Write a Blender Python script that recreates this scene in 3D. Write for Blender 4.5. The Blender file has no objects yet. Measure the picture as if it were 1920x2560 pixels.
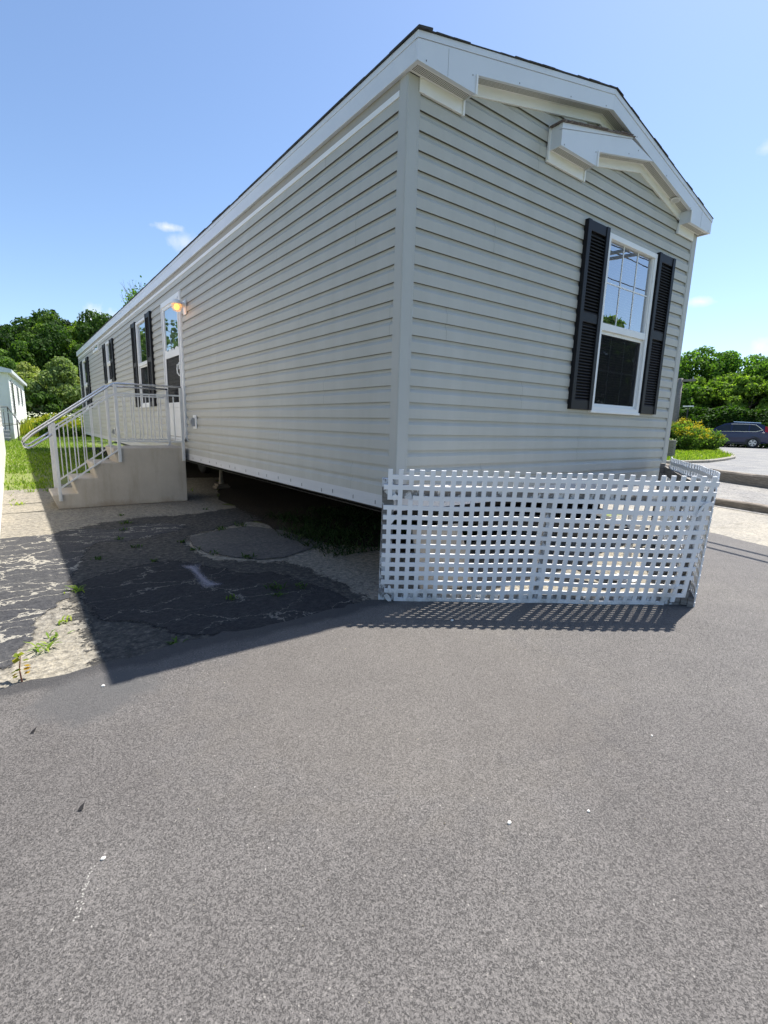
import bpy, bmesh, math, random
import numpy as np
from mathutils import Vector, Matrix
S = bpy.context.scene
COL = S.collection
R = math.radians
# ------------------------------------------------------------ camera
cam = bpy.data.cameras.new('camera'); camo = bpy.data.objects.new('camera', cam); COL.objects.link(camo)
S.camera = camo
yaw, pit, rol = 0.63846, -0.19607, 0.02569
f = Vector((math.sin(yaw)*math.cos(pit), math.cos(yaw)*math.cos(pit), math.sin(pit)))
r = Vector((math.cos(yaw), -math.sin(yaw), 0)); u = r.cross(f)
r2 = r*math.cos(rol)+u*math.sin(rol); u2 = -r*math.sin(rol)+u*math.cos(rol)
m = Matrix((r2, u2, -f)).transposed().to_4x4(); m.translation = Vector((-2.2058, -2.791, 1.27))
camo.matrix_world = m
cam.sensor_fit = 'HORIZONTAL'; cam.sensor_width = 36; cam.lens = 1232.26/1920*36
cam.shift_x = 0.00547; cam.shift_y = 0.01372
cam.clip_start = 0.05; cam.clip_end = 2000
# ------------------------------------------------------------ light
SUN = Vector((0.469, 0.043, 0.882)).normalized()
w = bpy.data.worlds.new("World"); S.world = w; w.use_nodes = True
nt = w.node_tree; N = nt.nodes; L = nt.links
bg = N['Background']; bg.inputs[1].default_value = 0.104
sky = N.new('ShaderNodeTexSky'); sky.sky_type = 'NISHITA'; sky.sun_disc = False
sky.sun_elevation = R(61.9); sky.sun_rotation = R(84.8)
sky.air_density = 1.0; sky.dust_density = 0.8; sky.ozone_density = 4.0; sky.altitude = 200
gm = N.new('ShaderNodeNewGeometry')
def vmath(nt, op, a, b=None):
    n = nt.nodes.new('ShaderNodeVectorMath'); n.operation = op
    for i, v in enumerate((a, b)):
        if v is None: continue
        if isinstance(v, (tuple, Vector)): n.inputs[i].default_value = tuple(v)
        else: nt.links.new(v, n.inputs[i])
    return n
def mth(nt, op, a, b=None, clamp=False):
    n = nt.nodes.new('ShaderNodeMath'); n.operation = op; n.use_clamp = clamp
    for i, v in enumerate((a, b)):
        if v is None: continue
        if isinstance(v, (int, float)): n.inputs[i].default_value = v
        else: nt.links.new(v, n.inputs[i])
    return n.outputs[0]
tc = N.new('ShaderNodeTexCoord')
dirv = vmath(nt, 'NORMALIZE', tc.outputs['Generated']).outputs[0]
def wnoise(scale, det):
    n = N.new('ShaderNodeTexNoise'); n.inputs['Scale'].default_value = scale; n.inputs['Detail'].default_value = det
    n.inputs['Roughness'].default_value = .62
    L.new(dirv, n.inputs['Vector']); return n.outputs[0]
n1 = wnoise(26, 6); n2 = wnoise(9, 4)
mask = None
for (d, rx, rz, dens) in (((.238, .921, .307), .021, .006, .75), ((.262, .919, .290), .022, .013, .45), ((.150, .975, .160), .035, .018, .8),
                    ((.903, .377, .205), .024, .007, .8), ((.872, .305, .385), .016, .010, .4), ((.952, .285, .131), .03, .012, .8),
                    # clouds behind the camera, met only as reflections in the glass
                    ((-.25, .90, .34), .12, .05, .75), ((-.16, .95, .24), .10, .035, .8), ((-.4, -.8, .4), .2, .06, .6)):
    d = Vector(d).normalized(); rt = d.cross(Vector((0, 0, 1))).normalized(); up = rt.cross(d)
    a = mth(nt, 'DIVIDE', vmath(nt, 'DOT_PRODUCT', dirv, rt).outputs['Value'], rx)
    b = mth(nt, 'DIVIDE', mth(nt, 'SUBTRACT', vmath(nt, 'DOT_PRODUCT', dirv, up).outputs['Value'], d.dot(up)), rz)
    front = mth(nt, 'GREATER_THAN', vmath(nt, 'DOT_PRODUCT', dirv, d).outputs['Value'], .7)
    rr = mth(nt, 'SQRT', mth(nt, 'ADD', mth(nt, 'MULTIPLY', a, a), mth(nt, 'MULTIPLY', b, b)))
    v = mth(nt, 'SUBTRACT', 1.25, rr)
    v = mth(nt, 'ADD', v, mth(nt, 'MULTIPLY', mth(nt, 'SUBTRACT', n1, .5), 3.4))
    v = mth(nt, 'MULTIPLY', mth(nt, 'MULTIPLY', v, .8, True), dens)
    edge = mth(nt, 'MULTIPLY', mth(nt, 'SUBTRACT', 2.0, rr), 1.5, True)
    v = mth(nt, 'MULTIPLY', mth(nt, 'MULTIPLY', v, edge), front)
    mask = v if mask is None else mth(nt, 'MAXIMUM', mask, v)
mx = N.new('ShaderNodeMix'); mx.data_type = 'RGBA'
L.new(mask, mx.inputs[0]); L.new(sky.outputs[0], mx.inputs[6]); mx.inputs[7].default_value = (5.2, 5.3, 5.5, 1)
L.new(mx.outputs[2], bg.inputs[0])
sl = bpy.data.lights.new('sun', 'SUN'); so = bpy.data.objects.new('sun', sl); COL.objects.link(so)
sl.energy = 4.6; sl.angle = R(0.53); sl.color = (1, .955, .89)
so.rotation_euler = SUN.to_track_quat('Z', 'Y').to_euler(); so.location = (10, 1, 20)
S.view_settings.view_transform = 'Standard'; S.view_settings.look = 'None'
S.view_settings.gamma = 1; S.view_settings.exposure = 1.0
S.cycles.max_bounces = 8; S.cycles.transparent_max_bounces = 16
# ------------------------------------------------------------ materials
def base(name):
    mt = bpy.data.materials.new(name); mt.use_nodes = True
    return mt, mt.node_tree, mt.node_tree.nodes['Principled BSDF']
def noise(nt, scale, det=4, rough=.55, vec=None, scl=None):
    n = nt.nodes.new('ShaderNodeTexNoise'); n.inputs['Scale'].default_value = scale
    n.inputs['Detail'].default_value = det; n.inputs['Roughness'].default_value = rough
    if vec is None:
        c = nt.nodes.new('ShaderNodeNewGeometry'); vec = c.outputs['Position']
    if scl:
        vec = vmath(nt, 'MULTIPLY', vec, scl).outputs[0]
    nt.links.new(vec, n.inputs['Vector']); return n
def ramp(nt, fac, stops):
    n = nt.nodes.new('ShaderNodeValToRGB'); e = n.color_ramp.elements
    while len(e) < len(stops): e.new(.5)
    for i, (p, c) in enumerate(stops):
        e[i].position = p; e[i].color = tuple(c)+(1,) if len(c) == 3 else c
    nt.links.new(fac, n.inputs[0]); return n.outputs[0]
def mixc(nt, fac, a, b, mode='MIX'):
    n = nt.nodes.new('ShaderNodeMix'); n.data_type = 'RGBA'; n.blend_type = mode
    for i, v in ((0, fac), (6, a), (7, b)):
        if isinstance(v, (int, float)): n.inputs[i].default_value = v
        elif isinstance(v, tuple): n.inputs[i].default_value = v+(1,) if len(v) == 3 else v
        else: nt.links.new(v, n.inputs[i])
    return n.outputs[2]
def bump(nt, b, h, strength=.3, dist=.01, prev=None):
    n = nt.nodes.new('ShaderNodeBump'); n.inputs['Strength'].default_value = strength; n.inputs['Distance'].default_value = dist
    nt.links.new(h, n.inputs['Height'])
    if prev is not None: nt.links.new(prev, n.inputs['Normal'])
    if b is not None: nt.links.new(n.outputs[0], b.inputs['Normal'])
    return n.outputs[0]
def voro(nt, scale, feat='F1', vec=None, scl=None, rnd=1):
    n = nt.nodes.new('ShaderNodeTexVoronoi'); n.feature = feat; n.inputs['Scale'].default_value = scale
    n.inputs['Randomness'].default_value = rnd
    if vec is None:
        c = nt.nodes.new('ShaderNodeNewGeometry'); vec = c.outputs['Position']
    if scl: vec = vmath(nt, 'MULTIPLY', vec, scl).outputs[0]
    nt.links.new(vec, n.inputs['Vector']); return n
def simple(name, col, rough=.6, var=.12, vs=6, bs=None, bstr=.15, metal=0, spec=None, scl=None):
    mt, nt, b = base(name)
    n = noise(nt, vs, 5, .6, scl=scl)
    lo = tuple(c*(1-var) for c in col); hi = tuple(min(1, c*(1+var)) for c in col)
    L2 = ramp(nt, n.outputs[0], [(.3, lo), (.7, hi)])
    nt.links.new(L2, b.inputs['Base Color']); b.inputs['Roughness'].default_value = rough; b.inputs['Metallic'].default_value = metal
    if spec is not None: b.inputs['Specular IOR Level'].default_value = spec
    if bs: bump(nt, b, noise(nt, bs, 4, .6, scl=scl).outputs[0], bstr, .01)
    return mt
def m_asphalt_new():
    mt, nt, b = base('new_asphalt')
    v = voro(nt, 235); v2 = voro(nt, 260); n = noise(nt, 190, 4, .8); big = noise(nt, .6, 6, .62); mid = noise(nt, 4, 5, .62)
    c = ramp(nt, v.outputs['Color'], [(0, (.078, .073, .069)), (.25, (.111, .104, .098)), (.6, (.142, .133, .126)), (.94, (.180, .168, .157)), (.955, (.25, .235, .21)), (1, (.38, .365, .34))])
    c = mixc(nt, .9, c, ramp(nt, n.outputs[0], [(.33, (.66, .655, .65)), (.5, (1, 1, 1)), (.67, (1.26, 1.25, 1.23))]), 'MULTIPLY')
    # short broken crevices between the stones
    cr = None
    for sc, thr, wd in ((92, .49, .065), (140, .47, .075), (64, .56, .045)):
        a_ = noise(nt, sc, 2.5, .6); m_ = noise(nt, sc*1.15+7, 1.5, .5)
        line = mth(nt, 'SUBTRACT', 1, mth(nt, 'DIVIDE', mth(nt, 'ABSOLUTE', mth(nt, 'SUBTRACT', a_.outputs[0], .46)), wd), True)
        gate = mth(nt, 'MULTIPLY', mth(nt, 'SUBTRACT', m_.outputs[0], thr, True), 9, True)
        q_ = mth(nt, 'MULTIPLY', line, gate); cr = q_ if cr is None else mth(nt, 'MAXIMUM', cr, q_)
    crev = cr
    c = mixc(nt, mth(nt, 'MULTIPLY', crev, .72), c, (.026, .024, .022))
    c = mixc(nt, 1, c, ramp(nt, big.outputs[0], [(.3, (.86, .84, .835)), (.5, (1, .99, .985)), (.7, (1.10, 1.085, 1.05))]), 'MULTIPLY')
    c = mixc(nt, 1, c, ramp(nt, mid.outputs[0], [(.3, (.92, .92, .92)), (.7, (1.06, 1.06, 1.06))]), 'MULTIPLY')
    g = nt.nodes.new('ShaderNodeNewGeometry')
    for (px, py, rad, colr, amt) in ((-.75, -1.0, 1.1, (.165, .145, .12), .22), (-2.02, -.36, .26, (.085, .083, .082), .75), (-1.84, -.34, .16, (.09, .088, .086), .6)):
        dx = vmath(nt, 'DISTANCE', g.outputs['Position'], (px, py, 0)).outputs['Value']
        dn = mth(nt, 'ADD', dx, mth(nt, 'MULTIPLY', mth(nt, 'SUBTRACT', noise(nt, 7, 5, .65).outputs[0], .5), rad*1.1))
        fct = mth(nt, 'MULTIPLY', mth(nt, 'MULTIPLY', mth(nt, 'SUBTRACT', rad, dn), 3.0/rad, True), amt)
        c = mixc(nt, fct, c, colr)
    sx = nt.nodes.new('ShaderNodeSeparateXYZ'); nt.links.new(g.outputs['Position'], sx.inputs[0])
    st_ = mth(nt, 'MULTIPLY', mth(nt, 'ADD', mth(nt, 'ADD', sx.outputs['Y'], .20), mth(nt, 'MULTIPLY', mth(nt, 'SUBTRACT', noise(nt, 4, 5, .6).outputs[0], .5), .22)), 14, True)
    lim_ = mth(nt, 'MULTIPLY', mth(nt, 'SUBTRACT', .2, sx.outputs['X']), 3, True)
    c = mixc(nt, mth(nt, 'MULTIPLY', mth(nt, 'MULTIPLY', st_, lim_), .72), c, (.032, .032, .034))  # sealed edge strip, colour also darkened to deepen the house shadow there
    nt.links.new(c, b.inputs['Base Color']); b.inputs['Roughness'].default_value = .8
    b.inputs['Specular IOR Level'].default_value = .4
    h1 = mth(nt, 'SUBTRACT', mth(nt, 'MULTIPLY', v2.outputs['Distance'], -.35), crev)
    bump(nt, b, n.outputs[0], .5, .004, bump(nt, None, h1, .6, .004))
    return mt
def m_asphalt_old(name, c0, c1, c2, crackcol=None, cracks=0, cs=1.6, bstr=.8, streak=False):
    mt, nt, b = base(name)
    v = voro(nt, 75); n = noise(nt, 22, 6, .7); big = noise(nt, 1.1, 6, .65)
    c = ramp(nt, n.outputs[0], [(.32, c0), (.5, c1), (.68, c2)])
    st = ramp(nt, v.outputs['Color'], [(0, (.55, .55, .55)), (.5, (.95, .95, .95)), (.9, (1.15, 1.12, 1.05)), (1, (1.7, 1.6, 1.5))])
    c = mixc(nt, .8, c, st, 'MULTIPLY')
    bb = ramp(nt, big.outputs[0], [(.3, (.72, .73, .76)), (.7, (1.15, 1.12, 1.05))])
    c = mixc(nt, 1, c, bb, 'MULTIPLY')
    if cracks:
        nn = noise(nt, 5, 5, .65)
        g = nt.nodes.new('ShaderNodeNewGeometry')
        off = vmath(nt, 'SCALE', vmath(nt, 'SUBTRACT', nn.outputs['Color'], (.5, .5, .5)).outputs[0]); off.inputs['Scale'].default_value = .35
        pv = vmath(nt, 'ADD', g.outputs['Position'], off.outputs[0]).outputs[0]
        e = voro(nt, cs, 'DISTANCE_TO_EDGE', vec=pv, scl=(1, 2.2, 1))
        brk = noise(nt, 3, 4, .6)
        thr = mth(nt, 'MULTIPLY', mth(nt, 'SUBTRACT', brk.outputs[0], .36), cracks)
        f = mth(nt, 'GREATER_THAN', thr, e.outputs[0])
        pit_ = mth(nt, 'GREATER_THAN', noise(nt, 14, 6, .7).outputs[0], .70)
        f = mth(nt, 'MAXIMUM', f, pit_)
        c = mixc(nt, f, c, crackcol)
    nt.links.new(c, b.inputs['Base Color']); b.inputs['Roughness'].default_value = .9; b.inputs['Specular IOR Level'].default_value = .25
    bump(nt, b, n.outputs[0], bstr, .012, bump(nt, None, v.outputs['Distance'], .6, .006))
    return mt
def leafmat(name, cols, trans=.35, rough=.55):
    mt, nt, b = base(name)
    g = nt.nodes.new('ShaderNodeNewGeometry'); oi = nt.nodes.new('ShaderNodeObjectInfo')
    k = len(cols)
    c = ramp(nt, g.outputs['Random Per Island'], [(i/(k-1), cc) for i, cc in enumerate(cols)])
    big = noise(nt, .6, 3, .6)
    c = mixc(nt, 1, c, ramp(nt, big.outputs[0], [(.3, (.72, .78, .75)), (.7, (1.25, 1.2, 1.05))]), 'MULTIPLY')
    c = mixc(nt, 1, c, ramp(nt, oi.outputs['Random'], [(0, (.75, .85, .8)), (.5, (1, 1, 1)), (1, (1.25, 1.15, .85))]), 'MULTIPLY')
    nt.links.new(c, b.inputs['Base Color']); b.inputs['Roughness'].default_value = .7; b.inputs['Specular IOR Level'].default_value = .14
    t = nt.nodes.new('ShaderNodeBsdfTranslucent'); nt.links.new(mixc(nt, 1, c, (1.3, 1.5, .5), 'MULTIPLY'), t.inputs[0])
    ms = nt.nodes.new('ShaderNodeMixShader'); ms.inputs[0].default_value = trans
    nt.links.new(b.outputs[0], ms.inputs[1]); nt.links.new(t.outputs[0], ms.inputs[2])
    nt.links.new(ms.outputs[0], nt.nodes['Material Output'].inputs[0])
    return mt
def m_glass(name='window_glass', ior=2.3, tint=(.75, .8, .82)):
    mt = bpy.data.materials.new(name); mt.use_nodes = True; nt = mt.node_tree; nt.nodes.clear()
    o = nt.nodes.new('ShaderNodeOutputMaterial'); t = nt.nodes.new('ShaderNodeBsdfTransparent'); t.inputs[0].default_value = tint+(1,)
    g = nt.nodes.new('ShaderNodeBsdfGlossy'); g.inputs['Roughness'].default_value = 0.0; g.inputs[0].default_value = (.95, .97, 1, 1)
    lw = nt.nodes.new('ShaderNodeLayerWeight'); lw.inputs[0].default_value = .5
    frv = mth(nt, 'ADD', .36, mth(nt, 'MULTIPLY', mth(nt, 'POWER', lw.outputs['Facing'], 3.0), .62))
    n = noise(nt, 2.2, 2); bp = nt.nodes.new('ShaderNodeBump'); bp.inputs['Strength'].default_value = .02; bp.inputs['Distance'].default_value = .02
    nt.links.new(n.outputs[0], bp.inputs['Height']); nt.links.new(bp.outputs[0], g.inputs['Normal'])
    ms = nt.nodes.new('ShaderNodeMixShader')
    nt.links.new(frv, ms.inputs[0]); nt.links.new(t.outputs[0], ms.inputs[1]); nt.links.new(g.outputs[0], ms.inputs[2]); nt.links.new(ms.outputs[0], o.inputs[0])
    return mt
def m_screen():
    mt, nt, b = base('insect_screen')
    b.inputs['Base Color'].default_value = (.010, .010, .011, 1); b.inputs['Roughness'].default_value = .7; b.inputs['Specular IOR Level'].default_value = .05
    t = nt.nodes.new('ShaderNodeBsdfTransparent'); ms = nt.nodes.new('ShaderNodeMixShader')
    n = noise(nt, 3, 3); fc = mth(nt, 'ADD', mth(nt, 'MULTIPLY', n.outputs[0], .08), .73)
    nt.links.new(fc, ms.inputs[0])
    nt.links.new(t.outputs[0], ms.inputs[1]); nt.links.new(b.outputs[0], ms.inputs[2]); nt.links.new(ms.outputs[0], nt.nodes['Material Output'].inputs[0])
    return mt
def m_siding():
    mt, nt, b = base('sage_vinyl_siding')
    n = noise(nt, 1.2, 4, .6); gr = noise(nt, 40, 5, .65, scl=(.06, .06, 2.2)); st = noise(nt, 3, 4, .6, scl=(2, 2, .12))
    c = ramp(nt, n.outputs[0], [(.3, (.445, .437, .395)), (.7, (.475, .467, .424))])
    c = mixc(nt, 1, c, ramp(nt, st.outputs[0], [(.3, (.95, .95, .94)), (.7, (1.03, 1.03, 1.03))]), 'MULTIPLY')
    g = nt.nodes.new('ShaderNodeNewGeometry'); sx = nt.nodes.new('ShaderNodeSeparateXYZ'); nt.links.new(g.outputs['Position'], sx.inputs[0])
    sp = mth(nt, 'MULTIPLY', mth(nt, 'SUBTRACT', 1.12, sx.outputs['Z']), 1.6, True)
    sp = mth(nt, 'MULTIPLY', sp, ramp(nt, noise(nt, 5, 7, .75, scl=(1, 1, .5)).outputs[0], [(.45, (0, 0, 0)), (.75, (.55, .55, .55))]))
    c = mixc(nt, sp, c, (.30, .27, .22))
    nt.links.new(c, b.inputs['Base Color']); b.inputs['Roughness'].default_value = .5; b.inputs['Specular IOR Level'].default_value = .35
    bump(nt, b, gr.outputs[0], .12, .004)
    return mt
def m_perf():
    mt, nt, b = base('perforated_soffit')
    v = voro(nt, 85, rnd=0, scl=(1, 1, .0))
    c = ramp(nt, v.outputs['Distance'], [(.36, (.10, .10, .09)), (.42, (.70, .69, .65))])
    nt.links.new(c, b.inputs['Base Color']); b.inputs['Roughness'].default_value = .55
    return mt
def m_wood(name, cols, peel=None):
    mt, nt, b = base(name)
    n = noise(nt, 6, 6, .7, scl=(1, 1, 8)); n2_ = noise(nt, 9, 5, .65)
    c = ramp(nt, n.outputs[0], [(.3, cols[0]), (.5, cols[1]), (.7, cols[2])])
    if peel:
        c = mixc(nt, ramp(nt, noise(nt, 14, 6, .7, scl=(1, 1, .6)).outputs[0], [(.50, (0, 0, 0)), (.56, (1, 1, 1))]), c, peel)
    nt.links.new(c, b.inputs['Base Color']); b.inputs['Roughness'].default_value = .85
    bump(nt, b, n.outputs[0], .5, .01, bump(nt, None, n2_.outputs[0], .3, .01))
    return mt
def m_concrete():
    mt, nt, b = base('precast_concrete')
    n = noise(nt, 3, 6, .65); f_ = noise(nt, 90, 4, .7); s = noise(nt, 5, 5, .6, scl=(1.5, 1.5, .25))
    c = ramp(nt, n.outputs[0], [(.3, (.44, .39, .32)), (.7, (.52, .465, .385))])
    c = mixc(nt, 1, c, ramp(nt, s.outputs[0], [(.28, (.86, .83, .79)), (.5, (1, 1, 1)), (.75, (1.04, 1.03, 1.02))]), 'MULTIPLY')
    c = mixc(nt, .5, c, ramp(nt, f_.outputs[0], [(.3, (.8, .8, .8)), (.7, (1.15, 1.15, 1.15))]), 'MULTIPLY')
    # rust-brown damp band along the foot
    g = nt.nodes.new('ShaderNodeNewGeometry'); sx = nt.nodes.new('ShaderNodeSeparateXYZ'); nt.links.new(g.outputs['Position'], sx.inputs[0])
    zf = mth(nt, 'SUBTRACT', .09, mth(nt, 'ADD', sx.outputs['Z'], mth(nt, 'MULTIPLY', mth(nt, 'SUBTRACT', n.outputs[0], .5), .25)))
    c = mixc(nt, mth(nt, 'MULTIPLY', mth(nt, 'MULTIPLY', zf, 9, True), .6), c, (.27, .20, .13))
    nt.links.new(c, b.inputs['Base Color']); b.inputs['Roughness'].default_value = .85
    bump(nt, b, f_.outputs[0], .25, .004)
    return mt
def m_plastic():
    mt, nt, b = base('white_lattice_plastic'); n = noise(nt, 3, 4, .6); d = noise(nt, 9, 7, .75)
    c = ramp(nt, n.outputs[0], [(.3, (.76, .765, .77)), (.7, (.82, .825, .83))])
    g = nt.nodes.new('ShaderNodeNewGeometry'); sx = nt.nodes.new('ShaderNodeSeparateXYZ'); nt.links.new(g.outputs['Position'], sx.inputs[0])
    low_ = mth(nt, 'MULTIPLY', mth(nt, 'SUBTRACT', .26, sx.outputs['Z']), 4.2, True)
    f_ = mth(nt, 'MULTIPLY', low_, ramp(nt, d.outputs[0], [(.42, (0, 0, 0)), (.7, (.8, .8, .8))]))
    c = mixc(nt, f_, c, (.36, .32, .25))
    sc_ = ramp(nt, noise(nt, 16, 6, .7).outputs[0], [(.64, (1, 1, 1)), (.72, (.80, .79, .77))])
    c = mixc(nt, 1, c, sc_, 'MULTIPLY')
    nt.links.new(c, b.inputs['Base Color']); b.inputs['Roughness'].default_value = .42; return mt
def m_emit(name, col, st):
    mt, nt, b = base(name); b.inputs['Base Color'].default_value = (.9, .6, .3, 1)
    b.inputs['Emission Color'].default_value = col+(1,); b.inputs['Emission Strength'].default_value = st
    return mt
M = dict(
    asph=m_asphalt_new(),
    old=m_asphalt_old('weathered_pavement', (.13, .12, .10), (.27, .25, .21), (.385, .36, .31), bstr=1.0),
    seal=m_asphalt_old('sealed_patch', (.045, .046, .05), (.062, .063, .068), (.085, .085, .088), (.30, .28, .235), .13, 2.4, bstr=.7),
    worn=m_asphalt_old('worn_pavement', (.030, .030, .030), (.066, .064, .060), (.15, .142, .126), bstr=1.2),
    seal2=m_asphalt_old('sealed_patch_sound', (.022, .022, .024), (.032, .032, .034), (.046, .045, .046), (.17, .158, .135), .05, 1.5, bstr=.6),
    road=m_asphalt_old('street_asphalt', (.17, .165, .16), (.27, .262, .25), (.36, .35, .33), (.10, .095, .09), .05, 1.1, bstr=.4),
    street=m_asphalt_old('far_street_asphalt', (.20, .20, .20), (.26, .26, .258), (.30, .30, .295), (.14, .14, .14), .03, .5, bstr=.2),
    apron=m_asphalt_old('pale_concrete_apron', (.24, .222, .19), (.33, .31, .27), (.41, .385, .34), (.2, .18, .14), .03, .8, bstr=.5),
    slab=m_asphalt_old('smooth_slab', (.085, .083, .080), (.118, .114, .108), (.165, .157, .145), bstr=.25),
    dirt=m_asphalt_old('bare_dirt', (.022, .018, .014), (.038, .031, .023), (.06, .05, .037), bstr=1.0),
    siding=m_siding(),
    lapseam_and_shade=simple('siding_seam_and_lap_shade', (.19, .19, .175), .7, .05, 3),  # panel seam colour, also used to paint shade inside the laps
    nailhead=simple('nail_head', (.16, .16, .17), .5, .2, 30),
    post=simple('sage_corner_trim', (.44, .438, .405), .5, .03, 2, 60, .04),
    white=simple('white_vinyl_trim', (.78, .78, .77), .42, .03, 1.5),
    fascia=simple('white_metal_fascia', (.64, .67, .71), .38, .035, 2.0, 2.5, .05),
    perf=m_perf(),
    board=simple('white_painted_board', (.58, .575, .57), .7, .06, 5, 30, .3, scl=(.3, .3, 3)),
    shut=simple('black_vinyl_shutter', (.006, .006, .008), .5, .1, 5, spec=.3),
    shingle=simple('dark_shingles', (.045, .045, .045), .95, .5, 25, 60, .8),
    glass=m_glass(), screen=m_screen(),
    blind=simple('window_blind', (.30, .30, .29), .6, .05, 4),
    dark=simple('dark_interior', (.03, .03, .032), .9, .2, 3),
    steel=simple('black_steel', (.022, .021, .02), .6, .3, 6),
    alu=simple('aluminium_rail', (.66, .66, .65), .42, .07, 8, metal=.15),
    alu2=simple('polished_handrail', (.62, .63, .65), .25, .06, 8, metal=.75),
    conc=m_concrete(),
    plastic=m_plastic(),
    wgrey=m_wood('weathered_grey_wood', ((.10, .09, .08), (.19, .175, .16), (.28, .265, .245))),
    wpeel=m_wood('peeling_white_wood', ((.10, .095, .09), (.20, .19, .18), (.27, .26, .25)), (.62, .63, .64)),
    tie=m_wood('weathered_timber', ((.10, .08, .06), (.20, .165, .125), (.30, .26, .205))),
    leaf=leafmat('mid_green_leaves', [(.020, .045, .010), (.036, .074, .015), (.055, .108, .021), (.085, .15, .033)]),
    airy=leafmat('sunlit_tree_leaves', [(.04, .085, .018), (.075, .15, .03), (.12, .22, .045), (.18, .28, .07)], .5),
    willow=leafmat('willow_leaves', [(.14, .175, .060), (.20, .25, .085), (.27, .325, .12), (.34, .39, .19)]),
    darkleaf=leafmat('dark_green_leaves', [(.010, .024, .007), (.017, .038, .010), (.028, .056, .015), (.042, .078, .020)]),
    pine=leafmat('pine_needles', [(.010, .026, .010), (.018, .040, .014), (.028, .055, .018)], .15),
    bright=leafmat('bright_green_leaves', [(.055, .105, .022), (.095, .17, .036), (.145, .235, .055), (.21, .30, .085)], .5),
    grass=leafmat('lawn_grass', [(.10, .17, .02), (.16, .25, .03), (.22, .31, .045), (.32, .36, .10)], .4),
    lawn=simple('lawn_soil', (.15, .18, .045), .95, .35, 3, 25, .5),
    yellow=leafmat('goldenrod_flowers', [(.26, .25, .02), (.46, .38, .03), (.58, .47, .05)], .2),
    meadow=leafmat('meadow_plants', [(.09, .14, .02), (.14, .19, .03), (.26, .28, .04), (.38, .36, .06), (.17, .22, .05)], .35),
    ygreen=leafmat('yellow_green_flowers', [(.20, .24, .02), (.34, .34, .03), (.48, .42, .04)], .3),
    cream=leafmat('white_meadow_flowers', [(.6, .6, .5), (.75, .73, .62)], .2),
    bark=m_wood('tree_bark', ((.06, .05, .04), (.10, .085, .07), (.15, .13, .11))),
    carpaint=None,
    tyre=simple('tyre_rubber', (.02, .02, .02), .8, .2, 20),
    rim=simple('alloy_rim', (.45, .46, .47), .3, .1, 10, metal=.7),
    cglass=simple('car_window', (.02, .025, .03), .06, .2, 2),
    red=simple('red_lens', (.35, .01, .01), .15, .1, 5),
    clad=simple('black_cladding', (.03, .03, .032), .6, .1, 5),
    chrome=simple('bright_trim', (.7, .7, .72), .2, .05, 5, metal=.9),
    blueshade=simple('blue_shaded_clapboard', (.58, .64, .68), .55, .05, 2),  # shaded, bluish copy of the white clapboard; not assigned to any part
    bwhite=simple('white_clapboard', (.80, .80, .78), .55, .04, 2),
    skirt=simple('white_skirting', (.74, .74, .71), .6, .06, 1.5),
    grey=simple('grey_plastic', (.30, .31, .32), .5, .1, 8),
    stone=simple('white_pebble', (.72, .69, .62), .7, .1, 60),
    crisp=simple('dead_leaf', (.02, .017, .015), .7, .3, 40),
    bulb=m_emit('glowing_bulb', (1.0, .42, .05), 2.0),
    paint=None,
)
def carpaint():
    mt, nt, b = base('blue_car_paint'); n = noise(nt, 3, 2)
    nt.links.new(ramp(nt, n.outputs[0], [(.3, (.007, .011, .052)), (.7, (.009, .014, .062))]), b.inputs['Base Color'])
    b.inputs['Roughness'].default_value = .4; b.inputs['Metallic'].default_value = .0; b.inputs['Coat Weight'].default_value = .5; b.inputs['Coat Roughness'].default_value = .04
    return mt
M['carpaint'] = carpaint()
def m_spray():
    mt, nt, b = base('white_spray_paint')
    b.inputs['Base Color'].default_value = (.24, .225, .25, 1); b.inputs['Roughness'].default_value = .8
    t = nt.nodes.new('ShaderNodeBsdfTransparent'); ms = nt.nodes.new('ShaderNodeMixShader')
    at = nt.nodes.new('ShaderNodeAttribute'); at.attribute_name = 'cover'
    n = noise(nt, 120, 4, .7)
    fct = mth(nt, 'MULTIPLY', mth(nt, 'ADD', at.outputs['Fac'], mth(nt, 'MULTIPLY', mth(nt, 'SUBTRACT', n.outputs[0], .72), 1.6)), 1.5, True)
    nt.links.new(fct, ms.inputs[0]); nt.links.new(t.outputs[0], ms.inputs[1]); nt.links.new(b.outputs[0], ms.inputs[2])
    nt.links.new(ms.outputs[0], nt.nodes['Material Output'].inputs[0]); return mt
M['paint'] = m_spray()
def m_globe():
    mt = bpy.data.materials.new('jelly_jar_glass'); mt.use_nodes = True; nt = mt.node_tree; b = nt.nodes['Principled BSDF']
    n = noise(nt, 60, 2)
    b.inputs['Base Color'].default_value = (.95, .9, .82, 1); b.inputs['Roughness'].default_value = .12
    t = nt.nodes.new('ShaderNodeBsdfTransparent'); t.inputs[0].default_value = (1, .93, .8, 1); ms = nt.nodes.new('ShaderNodeMixShader')
    nt.links.new(mth(nt, 'ADD', mth(nt, 'MULTIPLY', n.outputs[0], .2), .22), ms.inputs[0])
    nt.links.new(t.outputs[0], ms.inputs[1]); nt.links.new(b.outputs[0], ms.inputs[2])
    nt.links.new(ms.outputs[0], nt.nodes['Material Output'].inputs[0]); return mt
M['globe'] = m_globe()
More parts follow.
